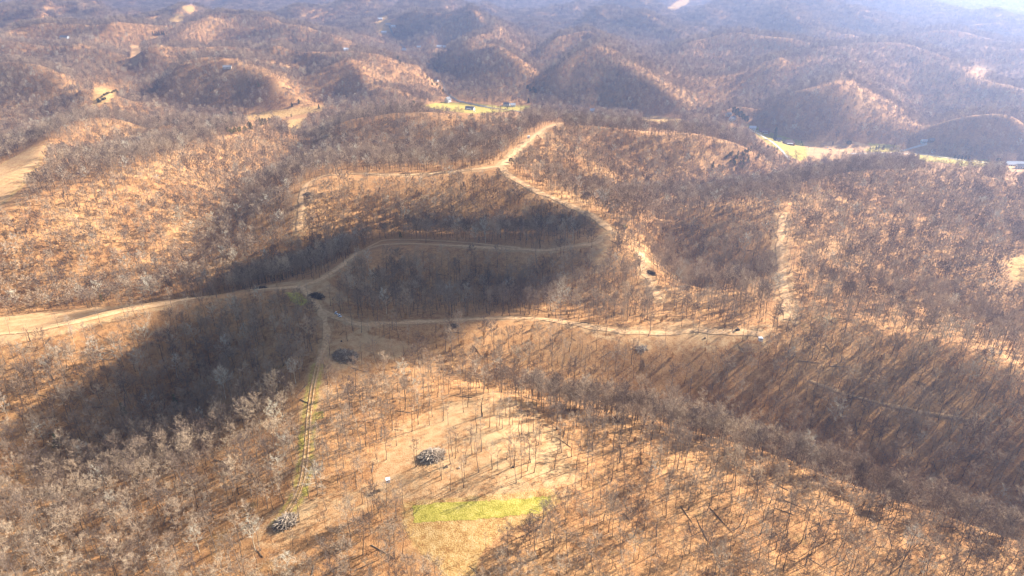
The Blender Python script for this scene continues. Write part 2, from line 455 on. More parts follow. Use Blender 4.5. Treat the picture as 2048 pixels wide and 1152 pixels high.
OPEN = {   # cleared ground in pixels: (channel, polygon)  r = bare litter, b = dry golden grass, g = green grass
 'knoll': ('r', [(770,905),(800,862),(860,824),(920,797),(985,788),(1050,816),(1105,856),(1140,900),(1156,955),(1112,985),(960,1002),(830,1012),(790,994),(700,1016),(560,1092),(520,1082),(540,1034),(590,1002),(720,985),(752,940)]),
 'meadow': ('b', [(806,1004),(960,992),(1100,978),(1125,1000),(1080,1040),(1010,1060),(960,1108),(946,1160),(900,1160),(826,1092),(806,1050)]),
 'shoulder': ('r', [(1150,645),(1230,656),(1300,652),(1370,640),(1440,656),(1534,654),(1524,686),(1440,690),(1360,695),(1290,690),(1230,676),(1170,662)]),
 'bank': ('r', [(660,692),(720,662),(770,676),(840,690),(830,712),(742,722),(690,742),(650,736)]),
 'leftend': ('r', [(-60,640),(40,628),(150,618),(300,606),(380,592),(300,622),(150,662),(20,690),(-60,700)]),
 'junction': ('r', [(520,572),(600,560),(650,556),(700,600),(660,610),(640,600),(600,584)]),
 'glade': ('g', [(572,585),(598,586),(618,604),(602,611),(582,600)]),
 'pasture': ('b', [(0,330),(60,296),(98,289),(82,325),(48,370),(12,405),(-60,430),(-60,350)]),
 'valley_west': ('b', [(468,238),(520,225),(600,215),(655,210),(640,223),(560,236),(500,241)]),
 'valley_patch': ('b', [(574,240),(612,235),(603,256),(575,259)]),
 'lawn_road': ('g', [(830,214),(880,205),(930,206),(1000,212),(1062,211),(1064,220),(1000,224),(950,228),(900,222)]),
 'lawn_bend': ('b', [(1268,237),(1300,231),(1366,239),(1362,247),(1300,245)]),
 'lawn_house': ('g', [(1484,244),(1550,268),(1606,284),(1618,312),(1600,322),(1560,302),(1520,276)]),
 'yard': ('r', [(1606,284),(1700,283),(1742,290),(1730,310),(1640,320),(1612,312)]),
 'lawn_right': ('g', [(1735,286),(1800,291),(1800,304),(1730,304)]),
 'drive_yard': ('r', [(1800,300),(1850,282),(1868,290),(1850,312),(1810,310)]),
 'lawn_far_right': ('g', [(1830,308),(1912,314),(1914,328),(1840,322)]),
 'lawn_edge': ('g', [(1910,318),(1988,320),(1982,333),(1920,333)]),
 'lot': ('r', [(2006,330),(2070,328),(2070,346),(2016,344)]),
 'shrub_field': ('b', [(188,180),(215,177),(240,183),(212,206),(186,213)]),
 'cut': ('r', [(264,93),(283,93),(276,132),(260,134)]),
 'cut_top': ('r', [(236,90),(330,91),(330,94),(236,94)]),
 'far_field': ('b', [(332,46),(346,28),(372,30),(364,43)]),
 'far_field_top': ('b', [(364,12),(394,10),(386,23),(364,23)]),
 'far_quarry': ('b', [(1333,20),(1352,4),(1388,-8),(1378,6),(1352,19)]),
 'far_bare': ('r', [(1930,132),(1960,128),(1998,138),(1980,146)]),
 'hamlet': ('b', [(752,34),(780,30),(782,60),(768,72),(752,66)]),
 'right_edge': ('b', [(2010,520),(2070,505),(2070,570),(2030,560)]),
}
def densify_poly(p, step=8):
    out = []
    for (a, b), (c, d) in zip(p, p[1:] + p[:1]):
        n = max(1, int(math.hypot(c - a, d - b) / step))
        out += [(a + (c - a) * k / n, b + (d - b) * k / n) for k in range(n)]
    return out
def inside(px, py, poly):
    r = np.zeros(np.shape(px), bool); n = len(poly)
    for k in range(n):
        x0, y0 = poly[k]; x1, y1 = poly[(k + 1) % n]
        if y0 == y1: continue
        c = ((y0 > py) != (y1 > py)) & (px < (x1 - x0) * (py - y0) / (y1 - y0) + x0)
        r ^= c
    return r
OPENW = {}
for k, (ch, p) in OPEN.items():
    q = np.array(densify_poly(p)); OPENW[k] = ground(q[:, 0], q[:, 1])[:, :2]

def dist_line(x, y, line):
    """distance from points to a polyline"""
    best = np.full(np.shape(x), 1e9)
    for (x0, y0), (x1, y1) in zip(line[:-1], line[1:]):
        dx, dy = x1 - x0, y1 - y0; L = dx * dx + dy * dy + 1e-9
        t = np.clip(((x - x0) * dx + (y - y0) * dy) / L, 0, 1)
        best = np.minimum(best, (x - x0 - t * dx) ** 2 + (y - y0 - t * dy) ** 2)
    return np.sqrt(best)

def build_ground():
    idx = np.arange(NR * NT).reshape(NR, NT)
    F = np.stack([idx[:-1, :-1], idx[1:, :-1], idx[1:, 1:], idx[:-1, 1:]], -1).reshape(-1, 4)
    V = np.stack([GX, GY, HZ], -1).reshape(-1, 3)
    me = mesh_np('ground', V, F, M['ground'], True)
    if me.polygons[0].normal.z < 0: me.flip_normals()
    cov = np.zeros((NR, NT, 4), np.float32); cov[..., 3] = 1
    def region(pts, pad):
        r = np.hypot(pts[:, 0], pts[:, 1]); a = np.arctan2(pts[:, 0], pts[:, 1])
        i0 = int((math.log(max(R0, r.min() - pad) / R0)) / DTH); i1 = int((math.log((r.max() + pad) / R0)) / DTH) + 2
        pa = pad / max(r.min(), 1)
        j0 = int((a.min() - pa - TH0) / DTH); j1 = int((a.max() + pa - TH0) / DTH) + 2
        return slice(max(i0, 0), min(i1, NR)), slice(max(j0, 0), min(j1, NT))
    ci = {'r': 0, 'g': 1, 'b': 2}
    for k, (ch, _) in OPEN.items():
        p = OPENW[k]; S = region(p, 12); X, Y = GX[S], GY[S]
        ins = inside(X, Y, [tuple(q) for q in p])
        d = dist_line(X, Y, np.vstack([p, p[:1]])); soft = np.clip(2.0 + 0.004 * np.hypot(X, Y), 2, 12) * (2.6 if k in ('knoll', 'shoulder', 'bank') else 1)
        d = d + (4 * fbm(X / 14, Y / 14, 12, 2) if k in ('knoll', 'shoulder', 'bank') else 0)
        v = np.clip(0.5 + np.where(ins, d, -d) / (2 * soft), 0, 1)
        cov[S + (ci[ch],)] = np.maximum(cov[S + (ci[ch],)], v)
    for k, (_, w, cw, g) in TRACKS.items():
        p = TR[k]; S = region(p, cw + 8); X, Y = GX[S], GY[S]
        d = dist_line(X, Y, p)
        v = np.clip(1.15 - d / (cw * 0.85), 0, 1) * 0.95
        cov[S + (0,)] = np.maximum(cov[S + (0,)], v)
        if k == 'grass': cov[S + (2,)] = np.maximum(cov[S + (2,)], np.clip(1.25 - d / 8.5, 0, 1) * .66)
        if k == 'grass': cov[S + (1,)] = np.maximum(cov[S + (1,)], np.clip(1.15 - np.abs(d - 3.2) / 3.2, 0, 1) * .50)
    a = me.attributes.new('cover', 'FLOAT_COLOR', 'POINT'); a.data.foreach_set('color', cov.reshape(-1))
    o = link('ground', me); tag(o, kind='structure')
    return cov
COVER = build_ground()

# ------------------------------------------------------------------ the trees
def make_tree(H, base, spread, limbs, secs, twigs, tw, seed, trunk_sides=6, limb_sides=4, lean=0.0, fork=False, r0=None, full=True):
    """returns (trunk, crown) mesh builders of one bare tree standing at the origin"""
    st = random.getstate(); random.seed(seed)
    T, K = MB(), MB(); r0 = r0 or H * 0.0098
    path = []; x = y = 0.0; la = random.uniform(0, 6.28)
    for i in range(8):
        t = i / 7
        path.append(Vector((x + lean * t * H * math.cos(la), y + lean * t * H * math.sin(la), t * H * 0.93)))
        x += random.gauss(0, 0.013) * H; y += random.gauss(0, 0.013) * H
    rad = [r0 * (1.25 if i == 0 else 1 - 0.86 * i / 7) for i in range(8)]
    T.tube(path, rad, trunk_sides)
    def at(t):
        q = t * 7; i = min(int(q), 6); return path[i].lerp(path[i + 1], q - i), rad[i] + (rad[i + 1] - rad[i]) * (q - i)
    az = random.uniform(0, 6.28)
    for i in range(limbs):
        t = base + (0.97 - base) * ((i + 0.5 * random.random()) / limbs)
        p, r = at(t); az += 2.4 + random.uniform(-0.4, 0.4)
        k = (t - base) / (1 - base)
        L = spread * (0.62 + 0.75 * math.sin(math.pi * min(1, 0.30 + 0.62 * k))) * random.uniform(0.7, 1.1) * (1 - 0.35 * k)
        el = R(random.uniform(8, 34) + 34 * k * k)
        d = Vector((math.cos(az) * math.cos(el), math.sin(az) * math.cos(el), math.sin(el)))
        lp = [p.copy()]; q = p.copy()
        for s in range(3):
            d = (d + Vector((random.gauss(0, .16), random.gauss(0, .16), 0.15))).normalized()
            q = q + d * (L / 3); lp.append(q.copy())
        rl = min(r * 0.75, 0.012 * L + 0.035)
        if limb_sides: K.tube(lp, [rl, rl * .75, rl * .5, rl * .22], limb_sides)
        else: K.sliver(lp[0], lp[3], rl * 2.4)
        for s in range(secs):
            u = 0.25 + 0.75 * (s + random.random()) / secs; j = min(int(u * 3), 2); b0 = lp[j].lerp(lp[j + 1], u * 3 - j)
            dd = (lp[j + 1] - lp[j]).normalized()
            e = (dd * 0.55 + Vector((random.gauss(0, .6), random.gauss(0, .6), random.gauss(0.22, .4)))).normalized()
            l2 = L * random.uniform(0.28, 0.5) * (1.15 - 0.4 * u)
            b1 = b0 + e * l2 * 0.55; b2 = b1 + (e + Vector((random.gauss(0, .3), random.gauss(0, .3), 0.25))).normalized() * l2 * 0.45
            if full: K.tube([b0, b1, b2], [rl * .42, rl * .28, rl * .1], 3)
            else: K.sliver(b0, b2, rl * 1.1)
            for w in range(twigs):
                g = b0.lerp(b1, random.random()) if random.random() < .45 else b1.lerp(b2, random.random())
                f = (e * 0.5 + Vector((random.gauss(0, .6), random.gauss(0, .6), random.gauss(0.28, .5)))).normalized()
                K.sliver(g, g + f * random.uniform(0.7, 1.75) * (H / 19), tw * random.uniform(0.6, 1.3))
    random.setstate(st)
    return T, K

def joined(name, T, K, mt, mk, dens_mats=None):
    J = MB(); J.v = list(T.v) + list(K.v); n = len(T.v)
    J.f = list(T.f) + [tuple(q + n for q in f) for f in K.f]; J.m = [0] * len(T.f) + [1] * len(K.f)
    return J.mesh(name, [mt, mk])

NEAR = []      # (trunk mesh, crown mesh, combined mesh, height)
for i in range(9):
    H = [18, 20, 17, 21, 19, 16, 22, 18, 20][i]
    pale = i in (3, 7)
    T, K = make_tree(H, [.42, .5, .38, .40, .52, .36, .5, .34, .46][i], [5.3, 5.0, 5.9, 6.1, 4.8, 5.6, 5.4, 6.3, 5.1][i], 12, 6, 16, 0.068, 100 + i)
    mk = M['pale'] if pale else M['crown']; mt = M['pale'] if i == 3 else M['trunk']
    NEAR.append((T.mesh('trunk', mt), K.mesh('crown', mk), joined('forest_tree', T, K, mt, mk), H))
SLIM = []
for i in range(6):
    H = [19, 21, 18, 22, 20, 17][i]
    T, K = make_tree(H, [.52, .58, .48, .6, .54, .55][i], [3.5, 3.2, 4.0, 3.4, 3.8, 3.0][i], 9, 4, 7, 0.07, 300 + i, lean=[0, 0, .02, 0, .03, 0][i])
    SLIM.append((T.mesh('trunk', M['trunk']), K.mesh('crown', M['crown']), joined('forest_tree', T, K, M['trunk'], M['crown']), H))
MID = []
for i in range(12):
    H = [18, 20, 17, 19, 16, 21][i % 6]; far_kind = i >= 6
    T, K = make_tree(H, [.40, .46, .36, .48, .38, .44][i % 6], [5.3, 5.0, 5.8, 4.8, 5.5, 5.2][i % 6], 10, 5, 7 if not far_kind else 6, 0.25 if not far_kind else .38, 500 + i, 4 if not far_kind else 3, 3, full=False)
    MID.append(joined('forest_tree', T, K, M['trunk'], M['pale'] if i in (5, 11) else M['crown']))
FAR = []
for i in range(5):
    J = MB()
    for q in range(6):
        H = random.uniform(14, 21)
        T, K = make_tree(H, .36, 5.0, 9, 3, 6, 0.85, 700 + i * 10 + q, 3, 0, full=False)
        ang = q * 1.05 + random.random(); rad = 0 if q == 0 else random.uniform(7, 11)
        ox, oy = rad * math.cos(ang), rad * math.sin(ang)
        for S, mi in ((T, 0), (K, 1)):
            n = len(J.v); J.v += [(x + ox, y + oy, z - 2) for x, y, z in S.v]
            J.f += [tuple(a + n for a in f) for f in S.f]; J.m += [mi] * len(S.f)
    FAR.append(J.mesh('forest_tree', [M['trunk'], M['crown']]))
SHRUB = []
for i in range(2):
    K = MB()
    for q in range(150):
        a = random.uniform(0, 6.28); r = random.uniform(0, 1.6); z = random.uniform(.3, 4.2)
        p = Vector((math.cos(a) * r * (1 - z / 6), math.sin(a) * r * (1 - z / 6), z))
        K.sliver(p, p + Vector((random.gauss(0, .4), random.gauss(0, .4), random.gauss(.1, .4))), .35)
    T = MB(); T.tube([(0, 0, 0), (0, 0, 3.5)], [.06, .02], 4)
    SHRUB.append(joined('forest_tree', T, K, M['trunk'], M['oakleaf']))

LOGS = []
for i in range(3):
    b = MB(); L = (9, 12, 7)[i]
    b.tube([(L * (k / 5 - .5), .12 * (k % 2), .15) for k in range(6)], [.2, .19, .17, .14, .1, .05], 5, True)
    for k in range(4): b.tube([(L * (.1 + .1 * k), 0, .15), (L * (.18 + .1 * k), (-1) ** k * 1.1, .5)], [.05, .015], 3)
    LOGS.append(b.mesh('forest_tree', M['trunk']))
PINES = []
for i in range(2):
    T, K = MB(), MB(); T.tube([(0, 0, 0), (0, 0, 11)], [.16, .04], 4)
    for t in range(12):
        for q in range(14):
            a = random.uniform(0, 6.28); z = 2.5 + 9.5 * t / 11; r = 2.5 * (1.05 - t / 12) * random.uniform(.4, 1)
            p = Vector((math.cos(a) * r, math.sin(a) * r, z)); d = Vector((math.cos(a), math.sin(a), random.uniform(-.4, .4))) * .7
            K.sliver(p - d * .6, p + d, .75)
    PINES.append((T, K))

def jitter_points(r_lo, r_hi, sp, a_lim, seed):
    g = np.random.default_rng(seed)
    xs = np.arange(-r_hi, r_hi, sp); ys = np.arange(0, r_hi, sp)
    X, Y = np.meshgrid(xs, ys); X = X + g.uniform(-.46, .46, X.shape) * sp; Y = Y + g.uniform(-.46, .46, Y.shape) * sp
    X, Y = X.ravel(), Y.ravel(); r = np.hypot(X, Y); a = np.abs(np.arctan2(X, Y))
    k = (r >= r_lo) & (r < r_hi) & (a < a_lim)
    return X[k], Y[k]

SHOWN = []       # buildings and other things the photograph shows between the trees: (pixel, half size, distance)
def open_ground(x, y, z, h, soft=True):
    """True where no forest tree stands: on tracks and clearings, or where its crown would hide a clearing that the photograph shows"""
    bad = np.zeros(x.shape, bool)
    for k, (_, w, cw, g) in TRACKS.items():
        p = TR[k]; lo = p.min(0) - 30; hi = p.max(0) + 30
        s = np.nonzero((x > lo[0]) & (x < hi[0]) & (y > lo[1]) & (y < hi[1]))[0]
        if len(s): 
            d = dist_line(x[s], y[s], p)
            lim = np.where(rng.random(len(s)) < 0.16, w * 0.55, cw * 0.5 + rng.uniform(-1, 1.5, len(s)))
            bad[s] |= d < lim
    for k in OPEN:
        p = OPENW[k]; lo = p.min(0) - 5; hi = p.max(0) + 5
        s = np.nonzero((x > lo[0]) & (x < hi[0]) & (y > lo[1]) & (y < hi[1]))[0]
        if len(s): bad[s] |= inside(x[s], y[s], [tuple(q) for q in p])
    # thin out the crowns that stand between the tracks and the open air on the camera's side
    for k, (px, w, cw, g) in TRACKS.items():
        if k in ('thin', 'link'): continue
        for fz, pr in ((0.15, .9), (0.45, .9), (0.8, .8)):
            u, v, _ = project(x, y, z + fz * h)
            p = np.array(px, float); lo = p.min(0) - 12; hi = p.max(0) + 12
            s = np.nonzero((u > lo[0]) & (u < hi[0]) & (v > lo[1]) & (v < hi[1]))[0]
            if len(s): bad[s] |= (dist_line(u[s], v[s], p) < 6.5) & (rng.random(len(s)) < pr)
    for fz in (0.0, 0.45, 0.9):
        u, v, _ = project(x, y, z + fz * h)
        for k, (ch, p) in OPEN.items():
            if k in ('cut_top', 'glade'): continue
            bad |= inside(u, v, p) & (rng.random(x.shape) < {'knoll': .6, 'meadow': .75, 'bank': .5, 'junction': .5, 'leftend': .6, 'shoulder': .8, 'yard': .7, 'lawn_right': .85, 'lawn_edge': .85}.get(k, 0.95))
        d = np.hypot(x, y)
        for (su, sv, ru, rv, sd) in SHOWN: bad |= (np.abs(u - su) < ru) & (np.abs(v - sv) < rv) & (d < sd + 12)
    return bad
# ------------------------------------------------------------------ the leafless forest
EVERGREEN_KEEP = []      # (x, y, r) kept free of bare trees, filled in by the evergreens and houses below

CREST = np.stack(at_z(*[np.array([q[i] for q in ((1050,794,87),(1130,800,85.5),(1235,826,79.5),(1330,846,80.5),(1450,880,71.5),(1560,908,73),(1690,964,63.5),(1800,1008,63),(1900,1040,56.5),(2070,1100,53))], float) for i in range(3)]), -1)

def plant():
    pts = []
    for (lo, hi, sp, al, seed, ring) in ((95, 620, 6.2, R(58), 1, 0), (620, 1300, 6.4, R(44), 2, 3), (1300, 2600, 8.0, R(40), 3, 1), (2600, 8600, 15.5, R(38.5), 4, 2)):
        g0 = np.random.default_rng(seed + 5)
        x, y = jitter_points(lo, hi, sp, al, seed)
        z = height(x, y); h = np.full(x.shape, 17.0)
        u, v, fw = project(x, y, z)
        k = (u > -260) & (u < 2310) & (v < 1400)
        x, y, z, h = x[k], y[k], z[k], h[k]
        k = ~open_ground(x, y, z, h)
        k &= (fbm(x / 40, y / 40, 31, 2) + rng.uniform(-1, 1, x.shape)) > -1.15
        if ring in (0, 3): k &= ((x > 20) & (dist_line(x, y, CREST) < 20)) | (g0.random(x.shape) < np.clip(1.25 - (z - 48) / 62, .8, 1))     # closer stands in the hollows
        for (ex, ey, er) in EVERGREEN_KEEP:
            if lo - 40 < math.hypot(ex, ey) < hi + 40: k &= (x - ex) ** 2 + (y - ey) ** 2 > er * er
        x, y, z = x[k], y[k], z[k]
        n = len(x); g = np.random.default_rng(seed + 50)
        if ring == 0:
            kind = g.choice(9, n, p=[.15, .14, .15, .025, .15, .14, .11, .015, .12])
            slim = (fbm(x / 55, y / 55, 77, 2) > 0.30) & (g.random(n) < .6)
            slim |= (x > 20) & (z > 50) & (np.hypot(x, y) < 430) & (g.random(n) < .45)
            slim &= ~((x > 20) & (dist_line(x, y, CREST) < 20))
            kind = np.where(slim, 9 + g.integers(0, 6, n), kind)
        elif ring == 3: kind = 15 + g.choice(6, n, p=[.2, .2, .2, .18, .18, .04])
        elif ring == 1: kind = 21 + g.choice(6, n, p=[.2, .2, .2, .18, .18, .04])
        else: kind = 27 + g.integers(0, 5, n)
        s = g.triangular(.5, .95, 1.2, n); sz = s * g.uniform(.88, 1.14, n)
        if ring != 2: kind = np.where((g.random(n) < .004) & (z < 60), 37 + g.integers(0, 2, n), kind)
        if ring == 2: s = g.uniform(.9, 1.15, n); sz = s * g.uniform(.8, 1.05, n)
        pts.append((x, y, z - 0.25, kind, s, sz, g.uniform(0, 6.283, n), g.normal(0, .035, n), g.normal(0, .035, n)))
        if lo == 95:       # the fringe of full crowns along the near crest
            L = np.hypot(*np.diff(CREST, axis=0).T); cs = np.r_[0, np.cumsum(L)]; q = g.uniform(0, cs[-1], 210)
            xs = np.interp(q, cs, CREST[:, 0]) + g.normal(0, 6.5, 210); ys = np.interp(q, cs, CREST[:, 1]) + g.normal(-2, 6.5, 210); n = 210
            s = g.uniform(.7, 1.15, n); pts.append((xs, ys, height(xs, ys) - .25, g.choice([0, 1, 2, 4, 5, 6, 8], n), s, s, g.uniform(0, 6.28, n), g.normal(0, .04, n), g.normal(0, .04, n)))
        if lo == 95:       # fallen trunks lying on the leaves
            xs, ys = jitter_points(lo, 620, 17, al, seed + 39); zs = height(xs, ys); us, vs_, _ = project(xs, ys, zs)
            k = (us > -120) & (us < 2170) & (vs_ < 1300) & (~open_ground(xs, ys, zs, np.full(xs.shape, 1.0))) & (g.random(len(xs)) < .6)
            xs, ys, zs = xs[k], ys[k], zs[k]; n = len(xs); az = g.uniform(0, 6.283, n)
            pit = np.arctan2(height(xs + 4 * np.cos(az), ys + 4 * np.sin(az)) - height(xs - 4 * np.cos(az), ys - 4 * np.sin(az)), 8)
            s = g.uniform(.6, 1.2, n)
            pts.append((xs, ys, zs, 34 + g.integers(0, 3, n), s, s, az, np.zeros(n), -pit))
        if lo == 95:       # saplings between the big trees
            xs, ys = jitter_points(lo, 520, 6.5, al, seed + 29); zs = height(xs, ys)
            us, vs_, _ = project(xs, ys, zs)
            k = (us > -120) & (us < 2170) & (vs_ < 1300) & (~open_ground(xs, ys, zs, np.full(xs.shape, 3.0))) & (g.random(len(xs)) < .7)
            xs, ys, zs = xs[k], ys[k], zs[k]; n = len(xs); s = g.uniform(.22, .5, n)
            pts.append((xs, ys, zs - .1, 9 + g.integers(0, 6, n), s, s * 1.15, g.uniform(0, 6.28, n), g.normal(0, .08, n), g.normal(0, .08, n)))
        if ring in (0, 3):      # undergrowth that keeps its brown leaves
            xs, ys = jitter_points(lo, hi, 15, al, seed + 9); zs = height(xs, ys)
            k = (~open_ground(xs, ys, zs, np.full(xs.shape, 3.0))) & (fbm(xs / 60, ys / 60, 91, 2) > .15)
            xs, ys, zs = xs[k], ys[k], zs[k]; n = len(xs)
            s = g.uniform(.5, 1.1, n)
            pts.append((xs, ys, zs - .1, 32 + g.integers(0, 2, n), s, s, g.uniform(0, 6.28, n), np.zeros(n), np.zeros(n)))
    return [np.concatenate(c) for c in zip(*pts)]

def region_of(u, v):
    """the part of the wood a foreground tree belongs to: (label, group)"""
    if u < 330: return 'bare tree in the pale sunlit wood that fills the lower left corner', 'bare trees of the lower left corner wood'
    if u < 640: return 'bare tree in the hollow wood between lower left corner and the near brush pile', 'bare trees below the near brush pile'
    if u < 830: return 'bare tree on the brown slope below the track, left of the golden meadow', 'bare trees left of the meadow'
    if u < 1010: return 'bare tree standing at the tip of the golden meadow on the bottom edge', 'bare trees at the tip of the meadow'
    if u < 1240: return 'bare tree on the dark shaded slope just right of the golden meadow', 'bare trees right of the meadow'
    if u < 1600: return 'tall bare tree on the orange leaf slope at the middle right of the bottom edge', 'bare trees of the orange slope'
    return 'tall bare tree on the orange leaf slope in the lower right corner', 'bare trees of the lower right corner'

def single_tree(meshes, x, y, z, rz, sxy, sz, label, group, name='bare_tree', tilt=(0, 0)):
    e = empty(name, (x, y, z), rz); e.scale = (sxy, sxy, sz); e.rotation_euler = (tilt[0], tilt[1], rz)
    tag(e, label, 'tree', group)
    link('trunk', meshes[0], e); link('crown', meshes[1], e)
    return e

def grow_forest():
    x, y, z, kind, s, sz, rz, tx, ty = plant()
    hh = np.array([m[3] for m in NEAR] + [m[3] for m in SLIM] + [17] * 24)[kind] * sz
    u0, v0, f0 = project(x, y, z); u1, v1, f1 = project(x, y, z + hh); um, vm, _ = project(x, y, z + hh * .7)
    size = np.hypot(u1 - u0, v1 - v0)
    ok = (kind < 15) & (s > .68) & (vm < 1146) & (vm > 600) & (um > 6) & (um < 2042) & (v0 < 1185)
    order = np.argsort(np.where(ok, -size, 0))[:N_SINGLE]
    for i in order:
        lab, grp = region_of(u0[i], v0[i])
        single_tree((NEAR + SLIM)[kind[i]], x[i], y[i], z[i], rz[i], s[i], sz[i], lab, grp, tilt=(tx[i], ty[i]))
    rest = np.ones(len(x), bool); rest[order] = False
    x, y, z, kind, s, sz, rz, tx, ty = [q[rest] for q in (x, y, z, kind, s, sz, rz, tx, ty)]
    print('forest trees', len(x))
    me = bpy.data.meshes.new('forest'); n = len(x)
    me.vertices.add(n); me.vertices.foreach_set('co', np.stack([x, y, z], -1).astype(np.float32).ravel())
    a = me.attributes.new('kind', 'INT', 'POINT'); a.data.foreach_set('value', kind.astype(np.int32))
    a = me.attributes.new('turn', 'FLOAT_VECTOR', 'POINT'); a.data.foreach_set('vector', np.stack([tx, ty, rz], -1).astype(np.float32).ravel())
    a = me.attributes.new('size', 'FLOAT_VECTOR', 'POINT'); a.data.foreach_set('vector', np.stack([s, s, sz], -1).astype(np.float32).ravel())
    o = link('forest', me)
    tag(o, 'leafless grey brown hardwood forest covering every slope and ridge', 'forest', kind='stuff')
    lib = bpy.data.collections.new('forest_trees')
    for m in [q[2] for q in NEAR] + [q[2] for q in SLIM] + MID + FAR + SHRUB + LOGS + [joined('forest_tree', T, K, M['trunk'], M['needle_mid']) for T, K in PINES]:
        lib.objects.link(bpy.data.objects.new('forest_tree', m))
    ng = bpy.data.node_groups.new('plant_forest', 'GeometryNodeTree')
    ng.interface.new_socket('Geometry', in_out='INPUT', socket_type='NodeSocketGeometry')
    ng.interface.new_socket('Geometry', in_out='OUTPUT', socket_type='NodeSocketGeometry')
    gi = ng.nodes.new('NodeGroupInput'); go = ng.nodes.new('NodeGroupOutput')
    ci = ng.nodes.new('GeometryNodeCollectionInfo'); ci.inputs['Collection'].default_value = lib
    ci.inputs['Separate Children'].default_value = True; ci.inputs['Reset Children'].default_value = True
    ip = ng.nodes.new('GeometryNodeInstanceOnPoints'); ip.inputs['Pick Instance'].default_value = True
    def attr(nm, typ):
        q = ng.nodes.new('GeometryNodeInputNamedAttribute'); q.data_type = typ; q.inputs['Name'].default_value = nm
        return [s for s in q.outputs if s.enabled and s.name == 'Attribute'][0]
    L = ng.links.new
    er = ng.nodes.new('FunctionNodeEulerToRotation')
    L(gi.outputs[0], ip.inputs['Points']); L(ci.outputs[0], ip.inputs['Instance'])
    L(attr('kind', 'INT'), ip.inputs['Instance Index'])
    L(attr('turn', 'FLOAT_VECTOR'), er.inputs[0]); L(er.outputs[0], ip.inputs['Rotation'])
    L(attr('size', 'FLOAT_VECTOR'), ip.inputs['Scale'])
    L(ip.outputs[0], go.inputs[0])
    md = o.modifiers.new('plant_forest', 'NODES'); md.node_group = ng
# ------------------------------------------------------------------ materials of the made things
M['dirt'] = two_tone('track_dirt', (0.46, 0.245, 0.10), (0.70, 0.45, 0.24), 0.5, coord='Object', detail=6)
M['asphalt'] = two_tone('worn_asphalt', (0.13, 0.125, 0.125), (0.20, 0.19, 0.185), 0.4)
M['gravel'] = two_tone('pale_gravel', (0.50, 0.46, 0.40), (0.62, 0.57, 0.50), 0.8)
M['wood_grey'] = two_tone('weathered_wood', (0.11, 0.078, 0.055), (0.36, 0.27, 0.19), 3.0)
M['wood_pale'] = two_tone('split_wood', (0.40, 0.30, 0.205), (0.66, 0.53, 0.39), 3.0)
M['wood_dark'] = two_tone('dead_wood', (0.045, 0.034, 0.026), (0.12, 0.09, 0.066), 2.0)
M['white'] = two_tone('white_siding', (0.70, 0.70, 0.69), (0.80, 0.80, 0.79), 2.0, 0.6)
M['cream'] = two_tone('cream_siding', (0.58, 0.53, 0.45), (0.68, 0.63, 0.55), 2.0, 0.7)
M['brick'] = two_tone('brick_wall', (0.26, 0.13, 0.09), (0.36, 0.19, 0.14), 3.0)
M['roof_red'] = two_tone('red_brown_shingles', (0.22, 0.105, 0.075), (0.32, 0.165, 0.12), 2.5)
M['roof_brown'] = two_tone('brown_shingles', (0.20, 0.14, 0.10), (0.31, 0.22, 0.165), 2.5)
M['roof_grey'] = two_tone('grey_shingles', (0.16, 0.16, 0.17), (0.26, 0.26, 0.28), 2.5)
M['roof_metal'] = two_tone('pale_metal_roof', (0.50, 0.52, 0.55), (0.66, 0.68, 0.70), 1.0, 0.45, 0.2)
M['teal'] = two_tone('pale_blue_siding', (0.30, 0.46, 0.52), (0.40, 0.56, 0.62), 2.0, 0.6)
M['glass'] = two_tone('window_glass', (0.02, 0.025, 0.03), (0.05, 0.06, 0.07), 2.0, 0.15)
M['door'] = two_tone('door_paint', (0.12, 0.07, 0.045), (0.18, 0.11, 0.07), 3.0, 0.6)
M['tyre'] = two_tone('tyre_rubber', (0.015, 0.015, 0.015), (0.03, 0.03, 0.03), 5.0)
M['paint_white'] = two_tone('white_paint', (0.76, 0.77, 0.78), (0.82, 0.82, 0.83), 1.0, 0.35)
M['paint_red'] = two_tone('red_paint', (0.32, 0.05, 0.04), (0.40, 0.07, 0.06), 1.0, 0.35)
M['paint_dark'] = two_tone('dark_paint', (0.02, 0.022, 0.028), (0.045, 0.047, 0.055), 1.0, 0.35)
M['paint_blue'] = two_tone('grey_blue_paint', (0.12, 0.17, 0.25), (0.17, 0.23, 0.32), 1.0, 0.35)
M['yellow'] = two_tone('machine_yellow', (0.62, 0.40, 0.03), (0.72, 0.48, 0.05), 1.0, 0.5)
M['needle'] = two_tone('dark_needles', (0.012, 0.032, 0.014), (0.035, 0.075, 0.028), 0.9)
M['needle_mid'] = two_tone('green_needles', (0.055, 0.075, 0.022), (0.12, 0.14, 0.04), 0.9)
M['needle_olive'] = two_tone('olive_needles', (0.11, 0.115, 0.03), (0.22, 0.20, 0.06), 0.9)
M['wood_core'] = two_tone('heap_core', (0.07, 0.048, 0.032), (0.26, 0.175, 0.105), 4.0)
M['camo'] = two_tone('drab_panel', (0.09, 0.085, 0.06), (0.16, 0.15, 0.10), 2.0)

